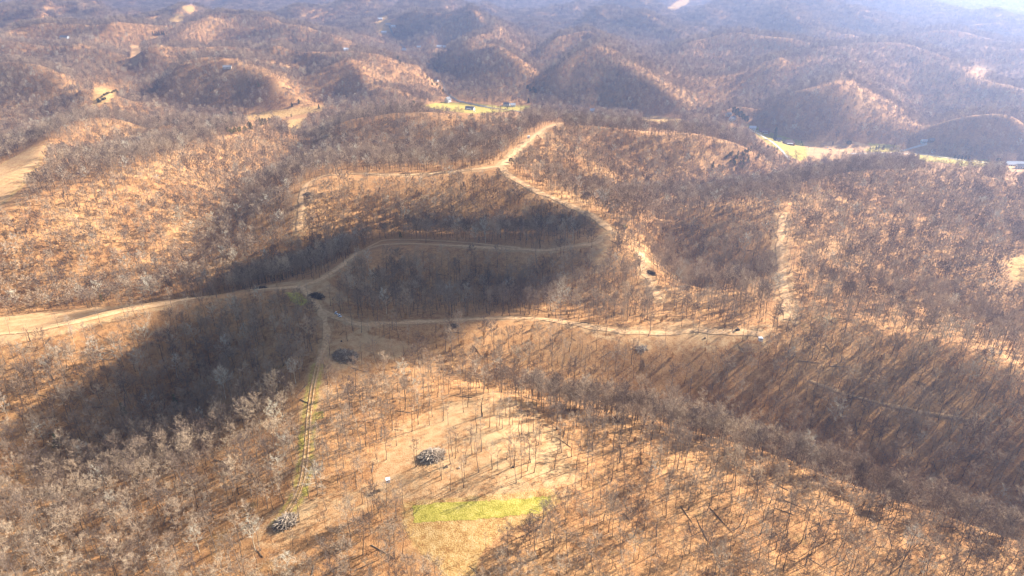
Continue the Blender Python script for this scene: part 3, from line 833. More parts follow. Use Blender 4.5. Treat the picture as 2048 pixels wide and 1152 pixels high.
# ------------------------------------------------------------------ tracks, roads, fields as sheets on the ground
def ribbon(name, line, w, mat, lift=0.10, wob=0.25, label=None):
    n = len(line); t = np.gradient(line, axis=0); t /= np.hypot(t[:, 0], t[:, 1])[:, None] + 1e-9
    nx = np.stack([-t[:, 1], t[:, 0]], -1); V = []; F = []; K = 5
    for i in range(n):
        ww = w * 0.5 * (1 + wob * vnoise(np.array(i * .35), np.array(1.5), 4)); s = wob * w * .4 * vnoise(np.array(i * .22), np.array(7.5), 9)
        for k in range(K):
            p = line[i] + nx[i] * (s + ww * (2 * k / (K - 1) - 1))
            V.append((p[0], p[1], 0))
    V = np.array(V); V[:, 2] = height(V[:, 0], V[:, 1]) + lift + 0.0005 * np.hypot(V[:, 0], V[:, 1])
    V.reshape(n, K, 3)[:, [0, -1], 2] -= 0.08
    for i in range(n - 1):
        for k in range(K - 1):
            F.append((i * K + k, i * K + k + 1, (i + 1) * K + k + 1, (i + 1) * K + k))
    me = mesh_np(name, V, F, mat, True)
    if me.polygons[0].normal.z < 0: me.flip_normals()
    o = link(name, me); tag(o, kind='structure'); return o

for k, (px, w, cw, g) in TRACKS.items():
    if k in ('saddle', 'link'): continue
    if k == 'grass':        # only two wheel ruts show in the grass
        t = np.gradient(TR[k], axis=0); t /= np.hypot(t[:, 0], t[:, 1])[:, None] + 1e-9
        for sd_ in (-1.0, 1.0): ribbon('dirt_track', TR[k] + sd_ * np.stack([-t[:, 1], t[:, 0]], -1), .75, M['dirt'], .08, .4)
        continue
    ribbon('dirt_track', TR[k], w * (1.5 if k in ('west', 'top', 'spur', 'ridge', 'swathe') else 1.25), M['dirt'], wob=.5)
ROADS = {'valley': ([(1062,229),(1030,222),(985,217),(950,210),(918,203),(903,194),(893,186),(887,168),(884,152),(874,143),(856,128),(836,117),(814,103),(803,90),(786,70),(778,50)], 7.5, 'asphalt'),
         'lane': ([(1496,258),(1512,266),(1545,285),(1562,300),(1578,320)], 4.5, 'gravel'),
         'drive': ([(1800,303),(1818,298),(1836,292),(1854,288)], 5.5, 'gravel'),
         'lane_right': ([(1700,308),(1780,306),(1850,310),(1930,322),(2070,336)], 5.0, 'gravel')}
for k, (px, w, m) in ROADS.items():
    ln = drape(px, 5.0); ROADS[k] = ln
    ribbon('road', ln, w, M[m], 0.25, 0.05)

def sheet(name, pts, chan, lift=0.06, grid=None):
    """a field laid on the ground: fine grid clipped to a ragged outline, its cover colour carried by the vertices"""
    r = np.hypot(pts[:, 0], pts[:, 1]).mean(); st = grid or max(0.8, r * 0.0022)
    lo, hi = pts.min(0), pts.max(0)
    xs = np.arange(lo[0] - st, hi[0] + 2 * st, st); ys = np.arange(lo[1] - st, hi[1] + 2 * st, st)
    if len(xs) * len(ys) > 160000: return None
    X, Y = np.meshgrid(xs, ys); X = X + rng.uniform(-.25, .25, X.shape) * st; Y = Y + rng.uniform(-.25, .25, X.shape) * st; rag = 0.5 if grid else 1.6
    ins = inside(X, Y, [tuple(p) for p in pts]); d = dist_line(X, Y, np.vstack([pts, pts[:1]])); sd = np.where(ins, d, -d) + rag * st * fbm(X / (6 * st), Y / (6 * st), 2, 2)
    on = sd > 0
    cell = on[:-1, :-1] & on[1:, :-1] & on[1:, 1:] & on[:-1, 1:]
    if not cell.any(): return None
    Z = height(X, Y) + lift * .6 + 0.00022 * r
    idx = -np.ones(X.shape, int); use = np.zeros(X.shape, bool)
    for a, b in ((0, 0), (1, 0), (1, 1), (0, 1)): use[a:X.shape[0] - 1 + a, b:X.shape[1] - 1 + b] |= cell
    idx[use] = np.arange(use.sum())
    I, J = np.nonzero(cell)
    F = np.stack([idx[I, J], idx[I, J + 1], idx[I + 1, J + 1], idx[I + 1, J]], -1)
    me = mesh_np(name, np.stack([X[use], Y[use], Z[use]], -1), F, M['ground'], True)
    if me.polygons[0].normal.z < 0: me.flip_normals()
    c = np.zeros((use.sum(), 4), np.float32); c[:, 3] = 1
    ci = {'r': 0, 'g': 1, 'b': 2}
    soft = np.clip(sd[use] / (4 * st), 0, 1)
    if chan == 'g': c[:, 2] = 1.0 if name == 'green_plot' else 0.42; c[:, 1] = (1.0 if name == 'green_plot' else 0.58)
    elif name == 'pasture' and pts[:, 0].min() < -500 and r < 1200: c[:, 0] = 1.0; c[:, 2] = 0.40
    else: c[:, ci[chan]] = 0.5 + 0.5 * soft
    a = me.attributes.new('cover', 'FLOAT_COLOR', 'POINT'); a.data.foreach_set('color', c.reshape(-1))
    o = link(name, me); tag(o, kind='structure'); return o
SHEET_NAMES = {'meadow': 'meadow', 'pasture': 'pasture', 'valley_west': 'pasture', 'valley_patch': 'pasture', 'lawn_road': 'lawn', 'lawn_bend': 'pasture', 'lawn_house': 'lawn',
               'lawn_right': 'lawn', 'lawn_far_right': 'lawn', 'lawn_edge': 'lawn', 'glade': 'grass_glade', 'far_field': 'field', 'far_field_top': 'field', 'shrub_field': 'field', 'yard': 'bare_yard', 'lot': 'gravel_lot'}
for k, nm in SHEET_NAMES.items():
    sheet(nm, OPENW[k], OPEN[k][0])
PLOT = np.array(densify_poly([(822,1008),(900,1003),(1000,998),(1060,993),(1104,990),(1104,1004),(1078,1028),(1010,1035),(930,1043),(826,1049)], 6))
sheet('green_plot', ground(PLOT[:, 0], PLOT[:, 1])[:, :2], 'g', 0.16, 0.8)
for pg in ([(596,870),(606,868),(611,890),(604,905),(596,895)], [(600,975),(618,972),(620,992),(606,998)], [(628,825),(648,820),(650,838),(632,842)]):
    q = np.array(densify_poly(pg, 4)); sheet('grass_patch', ground(q[:, 0], q[:, 1])[:, :2], 'g', 0.10, 0.7)

def spot(u, v):
    return Vector(ground(u, v)[0])

# ------------------------------------------------------------------ heaps of felled branches
def brush_pile(u, v, rx, ry, hgt, n, label, mats, rz=0.0):
    c = spot(u, v); b = MB(); st = random.getstate(); random.seed(int(u * 7 + v))
    for i in range(n):
        a = random.uniform(0, 6.28); r = math.sqrt(random.random())
        x, y = rx * r * math.cos(a), ry * r * math.sin(a); top = hgt * (1 - r ** 1.6)
        z = top * .72 + random.uniform(0.0, .75) * min(1, top + .3)
        L = random.uniform(1.6, 4.6); an = a + random.gauss(0, .8); el = random.uniform(-.25, .55)
        d = Vector((math.cos(an) * math.cos(el), math.sin(an) * math.cos(el), math.sin(el))) * L * .5
        p = Vector((x, y, z)); q = p + Vector((random.gauss(0, .2), random.gauss(0, .2), random.gauss(0, .15)))
        co, si = math.cos(rz), math.sin(rz)
        pts = [Vector((w.x * co - w.y * si, w.x * si + w.y * co, w.z)) for w in (p - d, q, p + d)]
        k = random.uniform(.05, .24)
        for w in pts: w.z = max(w.z, 0.05) + float(height(c.x + w.x, c.y + w.y)) - c.z
        b.tube(pts, [k, k * .8, k * .4], 5, True, m=random.choice((0, 0, 1, 2)))
    for i in range(n // 10):         # litter strewn round the heap
        a = random.uniform(0, 6.28); r = random.uniform(.92, 1.18); an = random.uniform(0, 6.28); L = random.uniform(.6, 2.2)
        x, y = rx * r * math.cos(a), ry * r * math.sin(a); co, si = math.cos(rz), math.sin(rz); x, y = x * co - y * si, x * si + y * co
        pts = [Vector((x + t * L * math.cos(an), y + t * L * math.sin(an), 0)) for t in (-.5, .5)]
        for w in pts: w.z = float(height(c.x + w.x, c.y + w.y)) - c.z + .08
        b.tube(pts, [.09, .05], 4, True, m=random.choice((0, 1, 2)))
    # packed core of earth, roots and leaves
    K = 14; rings = []
    for t in range(5):
        f = 1 - t / 5.0; rings.append([Vector((rx * .85 * f * math.cos(6.283 * q / K) * random.uniform(.85, 1.1), ry * .85 * f * math.sin(6.283 * q / K) * random.uniform(.85, 1.1), hgt * .62 * (1 - f ** 1.7) * random.uniform(.85, 1.1))) for q in range(K)])
    co, si = math.cos(rz), math.sin(rz)
    rings = [[Vector((w.x * co - w.y * si, w.x * si + w.y * co, w.z)) for w in ring] for ring in rings]
    for ring in rings:
        for w in ring: w.z += float(height(c.x + w.x, c.y + w.y)) - c.z - .1
    for t in range(4):
        for q in range(K): b.face((rings[t][q], rings[t][(q + 1) % K], rings[t + 1][(q + 1) % K], rings[t + 1][q]), 3)
    b.face(rings[4], 3)
    random.setstate(st)
    o = b.build('brush_pile', [M[m] for m in mats] + [M['wood_core']], None, False, c)
    tag(o, label, 'brush pile', 'heaps of felled branches'); EVERGREEN_KEEP.append((c.x, c.y, max(rx, ry) + 3))
PALE = ('wood_pale', 'wood_grey', 'wood_pale'); GREY = ('wood_grey', 'wood_grey', 'wood_pale'); DARK = ('wood_dark', 'wood_grey', 'wood_dark')
brush_pile(864, 912, 6.6, 5.6, 3.2, 430, 'big round brush pile of pale grey branches in the open knoll clearing', PALE, .4)
brush_pile(571, 1045, 5.6, 4.0, 2.8, 300, 'brush pile of pale and black branches near the foot of the grass track', ('wood_pale', 'wood_dark', 'wood_pale'), .3)
brush_pile(691, 714, 8.2, 6.8, 3.6, 430, 'large dark grey brush pile in the shaded clearing beside the curving track', GREY, .1)
brush_pile(634, 593, 7.0, 3.6, 2.2, 240, 'long low dark brush pile at the shaded track junction', DARK, -.5)
brush_pile(1303, 547, 3.0, 4.4, 2.0, 200, 'small dark brush pile on the narrow trail strip right of centre', DARK, .2)
brush_pile(907, 652, 3.2, 2.2, 1.1, 110, 'small dark brush pile below the long ridge track, partly among trees', DARK, .0)
brush_pile(1283, 697, 3.6, 1.8, .6, 80, 'wide grey brush pile at the lower edge of the bright shoulder clearing', PALE, .1)
brush_pile(615, 389, 4.5, 3.4, 2.0, 130, 'far brush pile on the pale bend at the end of the upper west track', DARK, .0)
brush_pile(521, 577, 5.0, 2.6, 1.6, 120, 'low dark brush pile beside the left trail just before the junction', DARK, .0)

# ------------------------------------------------------------------ hunting blinds on legs and small things in the clearings
def blind(u, v, rz, label, sc=1.0, wall='white', roof='paint_white'):
    c = spot(u, v); e = empty('hunting_blind', c, rz, sc); tag(e, label, 'hunting blind', 'hunting blinds')
    h = 2.6
    for x in (-.75, .75):
        for y in (-.75, .75):
            b = MB(); b.tube([(x * 1.25, y * 1.25, -.2), (x, y, h)], [.06, .06], 6, True); b.build('leg', M['wood_grey'], e)
    b = MB(); b.box((0, 0, h + .06), (1.9, 1.9, .12)); b.build('floor_deck', M['wood_grey'], e)
    b = MB()   # walls as four panels with an open slot all round
    for s in (-1, 1):
        b.box((0, s * .85, h + .57), (1.8, .06, .9)); b.box((s * .85, 0, h + .57), (.06, 1.63, .9))
        b.box((0, s * .85, h + 1.65), (1.8, .06, .35)); b.box((s * .85, 0, h + 1.65), (.06, 1.63, .35))
    for x in (-.84, .84):
        for y in (-.84, .84): b.box((x, y, h + 1.24), (.13, .13, .45))
    b.build('wall', M[wall], e)
    for s in (-1, 1):
        b = MB(); b.box((0, s * .83, h + 1.24), (1.52, .02, .44)); b.build('window', M['glass'], e)
    b = MB(); b.box((0, 0, h + 1.90), (2.1, 2.1, .12)); b.box((0, 0, h + 2.02), (1.7, 1.7, .12), 0, 0, .6); b.build('roof', M[roof], e)
    b = MB()
    for s in (-.22, .22): b.tube([(s, -1.9, -.1), (s, -.95, h)], [.03, .03], 5, True)
    for k in range(8): t = (k + .6) / 8; b.tube([(-.22, -1.9 + .95 * t, h * t), (.22, -1.9 + .95 * t, h * t)], [.025, .025], 5, True)
    b.build('ladder', M['wood_grey'], e)
    EVERGREEN_KEEP.append((c.x, c.y, 4))
blind(777, 972, .3, 'small white box blind on legs at the left side of the knoll clearing')
blind(1519, 690, .1, 'white box blind on legs at the right end of the bright shoulder clearing', 1.25)
blind(1057, 282, .2, 'distant pale box blind on legs beside the topmost ridge track', 1.5)

def stump(u, v, r, h, label, mat='wood_dark'):
    c = spot(u, v); b = MB(); b.tube([(0, 0, -.2), (0, 0, .15), (.03, 0, h)], [r * 1.35, r * 1.05, r], 10, True)
    for k in range(5):
        a = k * 1.25 + .3; b.tube([(0, 0, .18), (math.cos(a) * r * 1.9, math.sin(a) * r * 1.9, -.1)], [r * .35, r * .12], 5)
    tag(b.build('tree_stump', M[mat], None, False, c), label, 'stump', 'stumps in the clearings')
stump(893, 934, .55, .9, 'dark stump just right and below the big round brush pile')
stump(919, 936, .45, .6, 'pale stump to the right of the dark stump on the knoll', 'wood_pale')
stump(1026, 934, .5, .6, 'dark stump among the slender trees on the knoll right side')
stump(683, 683, .5, .7, 'dark stump above the large dark grey brush pile')
stump(1410, 676, .5, .6, 'small dark stump in the bright shoulder clearing')

def log(u, v, L, r, rz, label):
    c = spot(u, v); b = MB(); st = random.getstate(); random.seed(int(u + v)); pts = []; rad = []
    for k in range(7):
        t = k / 6 - .5; x, y = math.cos(rz) * L * t, math.sin(rz) * L * t
        pts.append((x, y, float(height(c.x + x, c.y + y)) - c.z + r * .8)); rad.append(r * (1 - .7 * k / 6))
    b.tube(pts, rad, 7, True)
    for k in range(6):
        i = random.randint(2, 6); p = Vector(pts[i]); a = rz + random.choice((-1, 1)) * random.uniform(.4, 1.1)
        b.tube([p, p + Vector((math.cos(a), math.sin(a), random.uniform(.1, .6))) * random.uniform(1.5, 3.5)], [r * .3, .02], 4)
    random.setstate(st)
    tag(b.build('fallen_tree', M['wood_dark'], None, False, c), label, 'fallen tree', 'fallen trees on the orange slope')
log(1443, 1042, 16, .24, -1.05, 'longest dark fallen trunk on the orange slope at lower right')
log(1374, 1031, 11, .2, -1.2, 'dark fallen trunk lying left of the longest fallen trunk')
log(1590, 1010, 12, .22, -.5, 'thin fallen trunk right of the longest one on the orange slope')
log(735, 1130, 11, .24, .5, 'dark fallen trunk on the brown slope left of the meadow tip')

# ------------------------------------------------------------------ houses of the valley
def house(u, v, w, d, hw, label, rz=0.0, wall='white', roof='roof_grey', style='gable', name='house', cat='house', chimney=True, porch=False, nwin=4, rise=.36):
    c = spot(u, v); e = empty(name, c, rz); tag(e, label, cat)
    if v > 180: hw *= 1.3; rise *= 1.25
    b = MB(); b.box((0, 0, hw / 2 - .4), (w, d, hw + .8))
    hr = d * rise
    if style == 'gable':
        for s in (-1, 1): b.face([(s * w / 2, -d / 2 * s, hw), (s * w / 2, d / 2 * s, hw), (s * w / 2, 0, hw + hr)])
    b.build('wall', M[wall], e)
    o = .5; r = MB(); t = .22; ux = w / 2 + o; uy = d / 2 + o; dz = -o * hr / (d / 2)
    if style == 'hip':
        k = max(w / 2 - d * .45, .5)
        A = [(-ux, -uy, hw + .02), (ux, -uy, hw + .02), (ux, uy, hw + .02), (-ux, uy, hw + .02)]; B = [(-k, 0, hw + hr), (k, 0, hw + hr)]
        r.face((A[0], A[1], B[1], B[0])); r.face((A[1], A[2], B[1])); r.face((A[2], A[3], B[0], B[1])); r.face((A[3], A[0], B[0])); r.face((A[3], A[2], A[1], A[0]))
    else:
        for s in (-1, 1):
            p = [(-ux, s * uy, hw + dz), (ux, s * uy, hw + dz), (ux, 0, hw + hr), (-ux, 0, hw + hr)]
            q = [(x, y, z + t) for x, y, z in p]
            for f in ((q[0], q[1], q[2], q[3]), (p[3], p[2], p[1], p[0]), (p[0], p[1], q[1], q[0]), (p[1], p[2], q[2], q[1]), (p[3], p[0], q[0], q[3])): r.face(f if s < 0 else f[::-1])
    ro = r.build('roof', M[roof], e)
    if chimney:
        b = MB(); b.box((w * .22, d * .12, hw + hr * .9), (.9, .8, hr * .9 + 1.2)); b.build('chimney', M['brick'], ro)
    b = MB(); b.box((-.08 * w, -d / 2 - .03, 1.0), (1.1, .07, 2.1)); b.build('door', M['door'], e)
    for i in range(nwin):
        x = -w / 2 + w * (i + .5) / nwin + (.07 * w if abs(i + .5 - nwin * .42) < .5 else 0)
        if abs(x + .08 * w) < 1.3: x += 1.6
        b = MB(); b.box((x, -d / 2 - .025, hw * .56), (1.4, .05, 1.2)); b.build('window', M['glass'], e)
    b = MB(); b.box((-w / 2 - .025, 0, hw * .56), (.05, 1.4, 1.2)); b.build('window', M['glass'], e)
    if porch:
        b = MB(); b.box((0, -d / 2 - 1.5, hw * .93), (w * .55, 2.9, .15))
        for x in (-.26, 0, .26): b.box((x * w, -d / 2 - 2.8, hw * .45), (.16, .16, hw * .9))
        b.box((0, -d / 2 - 1.5, .15), (w * .55, 2.9, .3)); b.build('porch', M['white'], e)
    EVERGREEN_KEEP.append((c.x, c.y, max(w, d) * .7 + 5))
    sl_ = c.length; SHOWN.append((u, v - hw * .6 * 1365 / max(sl_, 1), w * .5 * 1365 / sl_ + 2, hw * .8 * 1365 / sl_ + 2, math.hypot(c.x, c.y)))
    return e
house(1465, 240, 12, 8, 3.2, 'white and grey house below the row of dark pines', .5, 'white', 'roof_grey')
house(1457, 232, 11, 7, 3.0, 'grey roofed house behind the white one beside the dark pines', .4, 'cream', 'roof_grey', chimney=False)
house(1505, 259, 12, 7, 3.0, 'small white building with pale roof at the head of the gravel lane', -.3, 'white', 'roof_metal', chimney=False, name='barn', cat='barn', nwin=3)
house(1528, 265, 19, 10, 3.3, 'long house with reddish brown roof left of the tall columnar evergreen', -.12, 'brick', 'roof_red', porch=True, nwin=6)
house(1557, 283, 8, 7, 2.9, 'small grey roofed garage beside the gravel lane', -.3, 'white', 'roof_grey', chimney=False, name='garage', cat='garage', nwin=2)
house(1577, 289, 19, 11, 3.2, 'brown hip roofed house on the yellow lawn by the clipped hedge', -.1, 'brick', 'roof_brown', 'hip', nwin=6, porch=True)
house(1848, 286, 11, 6, 3.0, 'pale blue and white building at the end of the bright drive', .05, 'teal', 'roof_metal', chimney=False, nwin=4)
house(1862, 284, 9, 7, 3.0, 'dark roofed shed right beside the pale blue building', .05, 'camo', 'roof_grey', chimney=False, name='shed', cat='shed', nwin=2)
house(1866, 305, 5, 4, 3.0, 'small tan shed in the trees below the bright drive', .3, 'cream', 'roof_brown', chimney=False, name='shed', cat='shed', nwin=1)
house(2026, 332, 26, 8, 3.0, 'long low white building with grey roof at the right edge', -.08, 'white', 'roof_metal', chimney=False, nwin=8)
house(2046, 337, 20, 7, 3.0, 'long grey roofed building cut by the right edge of the photo', -.08, 'white', 'roof_grey', chimney=False, nwin=6)
house(896, 204, 13, 10, 4.6, 'tall white gabled house with dark roof on the sunny lawn', 1.0, 'white', 'roof_grey', nwin=4, rise=.48)
house(940, 220, 20, 9, 3.2, 'long white house with grey roof nearest on the valley lawn', -.35, 'white', 'roof_grey', nwin=6, porch=True)
house(1013, 212, 14, 8, 3.6, 'white house with grey roof at the end of the straight road', -.2, 'white', 'roof_grey', nwin=4)
house(1026, 213, 11, 8, 3.2, 'white cottage to the right of the grey roofed house by the road', .1, 'white', 'roof_metal', chimney=False, nwin=3)
house(872, 163, 12, 8, 3.4, 'dark roofed house with white front left of the valley road bend', -.4, 'white', 'roof_grey', chimney=False, nwin=3)
house(1184, 224, 11, 8, 3.2, 'white roofed house peeping over the wooded ridge right of centre', .1, 'white', 'roof_metal', chimney=False, nwin=3)
house(878, 95, 18, 10, 4.0, 'distant white house on the clearing above the road valley', .1, 'white', 'roof_metal', nwin=4)
house(889, 95, 12, 9, 3.4, 'distant pale outbuilding right of the white hilltop house', .1, 'white', 'roof_metal', chimney=False, nwin=3)
house(838, 95, 14, 7, 3.2, 'distant low white building left of the hilltop house', .0, 'white', 'roof_metal', chimney=False, nwin=3)
house(692, 101, 14, 10, 4.2, 'lone distant white house on the wooded ridge left of the road valley', .5, 'white', 'roof_metal', nwin=3)
house(808, 101, 16, 9, 3.6, 'distant white building where the valley road disappears', -.3, 'white', 'roof_metal', chimney=False, nwin=3)
house(768, 66, 18, 10, 3.6, 'nearest white building of the far hamlet in the upper valley', .1, 'white', 'roof_metal', chimney=False, nwin=4)
house(776, 50, 18, 10, 3.6, 'middle building of the far hamlet, with grey roof', .1, 'cream', 'roof_grey', chimney=False, nwin=4)
house(760, 39, 20, 10, 3.6, 'white building at the upper left of the far hamlet', .1, 'white', 'roof_metal', chimney=False, nwin=4)
house(787, 54, 18, 10, 3.6, 'pale roofed building at the right side of the far hamlet', .1, 'white', 'roof_metal', chimney=False, nwin=4)
house(130, 77, 26, 12, 4.0, 'distant grey white farm building on the upper left ridge', -.2, 'white', 'roof_grey', chimney=False, nwin=5)
house(455, 137, 18, 10, 3.6, 'distant grey building half hidden on the wooded hill at upper left', .2, 'cream', 'roof_grey', chimney=False, nwin=4)

# ------------------------------------------------------------------ vehicles
def vehicle(u, v, rz, label, paint, kind='car', c=None):
    c = c or spot(u, v); c = Vector((c.x, c.y, c.z + .12)); e = empty({'car': 'parked_car', 'truck': 'pickup_truck'}[kind], c, rz); tag(e, label, 'car' if kind == 'car' else 'truck')
    L = 4.5 if kind == 'car' else 5.4; W = 1.8
    b = MB(); b.box((0, 0, .62), (L, W, .55)); 
    if kind == 'car': b.box((-.15, 0, 1.17), (2.5, W * .92, .56), 0, 0, .78)
    else:
        b.box((.45, 0, 1.22), (1.7, W * .94, .64), 0, 0, .82)
        b.box((-1.6, W * .47, 1.02), (2.0, .1, .25)); b.box((-1.6, -W * .47, 1.02), (2.0, .1, .25)); b.box((-2.62, 0, 1.02), (.1, W * .94, .25))
    b.build('body', M[paint], e)
    x0, x1 = (-1.32, 1.02) if kind == 'car' else (-.36, 1.26)
    for x, s in ((x1, 1), (x0, -1)):
        b = MB(); b.box((x - s * .02, 0, 1.2), (.16, W * .74, .34)); b.build('windscreen', M['glass'], e)
    for s in (-1, 1):
        b = MB(); b.box(((x0 + x1) / 2, s * W * .425, 1.18), ((x1 - x0) * .8, .06, .28)); b.build('window', M['glass'], e)
        for x in (-L * .31, L * .31):
            t = MB(); t.tube([(x, s * W * .40, .34), (x, s * W * .52, .34)], [.34, .34], 14, True); t.build('wheel', M['tyre'], e)
    return e
vehicle(949, 224, -.3, 'white car parked below the long white house on the valley lawn', 'paint_white')
vehicle(996, 213, .3, 'red car parked left of the house at the end of the straight road', 'paint_red')
vehicle(1001, 212, .2, 'white car parked beside the red one by the straight road', 'paint_white')
vehicle(883, 205, .1, 'dark car parked left of the tall gabled house', 'paint_dark')
vehicle(1550, 281, -.5, 'dark car parked left of the small grey garage', 'paint_dark')
vehicle(1840, 291, .3, 'white pickup truck on the bright drive', 'paint_white', 'truck')
vehicle(1514, 263, -.3, 'white pickup truck between the white barn and the red roofed house', 'paint_white', 'truck')
vehicle(849, 124, 2.4, 'white car driving on the distant valley road', 'paint_white')
vehicle(1660, 300, .4, 'dark pickup truck standing in the bare yard', 'paint_dark', 'truck')
vehicle(1655, 296, .9, 'white pickup truck standing in the bare yard', 'paint_white', 'truck')

def buggy(u, v, rz, label, paint):
    c = spot(u, v); c.z += .1; e = empty('off_road_buggy', c, rz); tag(e, label, 'buggy', 'off road buggies by the tracks')
    b = MB(); b.box((0, 0, .62), (2.7, 1.2, .35)); b.box((1.0, 0, .86), (.8, 1.1, .3), 0, 0, .75); b.box((-1.0, 0, .9), (.8, 1.2, .22)); b.build('body', M[paint], e)
    b = MB()
    for s in (-.55, .55):
        b.tube([(.65, s, .8), (.35, s, 1.85), (-.65, s, 1.85), (-.75, s, .8)], [.03] * 4, 5)
    b.build('roll_cage', M['paint_dark'], e)
    b = MB(); b.box((-.15, 0, 1.9), (1.15, 1.25, .07)); b.build('roof', M[paint], e)
    b = MB(); b.box((-.2, 0, .9), (.5, 1.1, .2)); b.box((-.45, 0, 1.15), (.12, 1.1, .5)); b.build('seat', M['paint_dark'], e)
    for x in (-.95, .95):
        for s in (-1, 1):
            t = MB(); t.tube([(x, s * .5, .34), (x, s * .76, .34)], [.36, .36], 12, True); t.build('wheel', M['tyre'], e)
buggy(673, 629, -.6, 'left one of the two small white buggies beside the shaded track', 'paint_white')
buggy(680, 634, -.5, 'right one of the two small white buggies beside the shaded track', 'paint_white')

buggy(1475, 661, .2, 'dark buggy at the tree edge of the bright shoulder clearing', 'paint_dark')

def bulldozer(u, v, rz, label):
    c = spot(u, v); c.z += .05; e = empty('bulldozer', c, rz, 1.25); tag(e, label, 'bulldozer')
    for s in (-1, 1):
        b = MB(); K = 16; pr = [(math.cos(6.283 * k / K) * .5 + (1.1 if math.cos(6.283 * k / K) > 0 else -1.1), .5 + math.sin(6.283 * k / K) * .5) for k in range(K)]
        y0, y1 = s * .75, s * 1.25
        b.face([(x, y0, z) for x, z in pr]); b.face([(x, y1, z) for x, z in reversed(pr)])
        for k in range(K): (xa, za), (xb, zb) = pr[k], pr[(k + 1) % K]; b.face([(xa, y0, za), (xa, y1, za), (xb, y1, zb), (xb, y0, zb)])
        b.build('crawler_track', M['tyre'], e)
    b = MB(); b.box((0, 0, .8), (3.0, 1.4, .5)); b.box((.8, 0, 1.35), (1.5, 1.1, .65), 0, 0, .9); b.build('body', M['yellow'], e)
    b = MB(); b.box((-.6, 0, 2.5), (1.4, 1.4, .1))
    for x in (-1.2, 0.0):
        for y in (-.6, .6): b.box((x, y, 1.75), (.08, .08, 1.4))
    b.build('cab', M['yellow'], e)
    b = MB(); b.box((2.1, 0, .65), (.14, 3.0, 1.1))
    for s in (-1, 1): b.box((1.3, s * 1.35, .5), (1.6, .1, .14))
    b.build('blade', M['yellow'], e)
    b = MB(); b.tube([(.9, .25, 1.6), (.9, .25, 2.3)], [.06, .05], 6, True); b.build('exhaust', M['paint_dark'], e)
    EVERGREEN_KEEP.append((c.x, c.y, 6))
bulldozer(1249, 456, .4, 'yellow bulldozer by the track junction right of centre')

# ------------------------------------------------------------------ evergreens
def conifer(H, W, kind, seed, tiers=15, per=26, leaf=.5):
    st = random.getstate(); random.seed(seed); T, K = MB(), MB()
    T.tube([(0, 0, -.3), (0, 0, H * .5), (0, 0, H * .95)], [H * .016, H * .011, .03], 6)
    for t in range(tiers):
        f = (t + .5) / tiers
        if kind == 'cone': z = H * (.10 + .88 * f); r = W * .5 * (1 - f) ** .8 + .15
        elif kind == 'column': z = H * (.04 + .95 * f); r = W * .5 * math.sin(math.pi * min(1, .22 + .78 * f)) ** .7 + .1
        else: z = H * (.30 + .68 * f); r = W * .5 * math.sin(math.pi * min(1, .25 + .72 * f)) ** .6 + .2
        for q in range(per):
            a = random.uniform(0, 6.283); rr_ = r * random.uniform(.35, 1.05) * (1 + .22 * math.sin(3 * a + t)); p = Vector((math.cos(a) * rr_, math.sin(a) * rr_, z + random.gauss(0, .35)))
            d = Vector((math.cos(a), math.sin(a), random.uniform(-.5, .5))) * leaf * random.uniform(.8, 1.7)
            K.sliver(p - d * .6, p + d, leaf * random.uniform(.9, 1.5)); K.sliver(p - d * .5, p + d * .9, leaf * random.uniform(.8, 1.3))
        if t % 3 == 0:
            for q in range(4): a = random.uniform(0, 6.28); T.tube([(0, 0, z), (math.cos(a) * r * .8, math.sin(a) * r * .8, z + .2)], [.06, .02], 3)
    random.setstate(st); return T, K
CON = {}
for key, (H, W, kd, mt, tiers, per, lf) in {'pine': (18, 8.5, 'dome', 'needle', 13, 34, .75), 'spruce': (10, 5, 'cone', 'needle', 12, 26, .55), 'cedar': (9, 4, 'column', 'needle_mid', 12, 24, .5),
        'olive': (9, 5, 'dome', 'needle_olive', 11, 24, .55), 'pillar': (24, 6.2, 'column', 'needle', 20, 34, .7), 'round': (11, 10, 'dome', 'needle', 11, 38, .75), 'bush': (4, 3.6, 'dome', 'needle', 7, 20, .45)}.items():
    T, K = conifer(H, W, kd, len(key) * 13, tiers, per, lf); CON[key] = (T.mesh('trunk', M['trunk']), K.mesh('crown', M[mt]), H)
NAMES = {'pine': 'pine_tree', 'spruce': 'spruce_tree', 'cedar': 'cedar_tree', 'olive': 'cedar_tree', 'pillar': 'columnar_evergreen', 'round': 'round_evergreen', 'bush': 'evergreen_shrub'}
def evergreen(key, u, v, label, group=None, sc=1.0):
    c = spot(u, v); e = empty(NAMES[key], c, random.uniform(0, 6.28), sc * random.uniform(.9, 1.1)); tag(e, label, 'evergreen shrub' if key == 'bush' else 'evergreen tree', group)
    dd = math.hypot(c.x, c.y)
    if v < 300 or u > 1560: SHOWN.append((u, v - CON[key][2] * sc * .5 * 1365 / dd, 4, CON[key][2] * sc * .4 * 1365 / dd, dd - 12))
    t, k, H = CON[key]; link('trunk', t, e); link('crown', k, e); EVERGREEN_KEEP.append((c.x, c.y, 5 if key != 'bush' else 3))
for (u, v) in ((1467, 231), (1473, 236), (1480, 240), (1486, 244), (1492, 248)):
    evergreen('pine', u, v, 'dark green pine in the row beside the white house below the wooded hill', 'row of dark pines by the white house', 1.0)
evergreen('pillar', 1549, 281, 'tall dark columnar evergreen between the red roofed and the brown roofed house')
evergreen('round', 1697, 292, 'broad dark evergreen at the back of the bare yard')
evergreen('spruce', 1665, 290, 'small dark evergreen at the left back of the bare yard', None, .7)
evergreen('round', 1993, 333, 'big dark round evergreen left of the long white building at the right edge', None, 1.15)
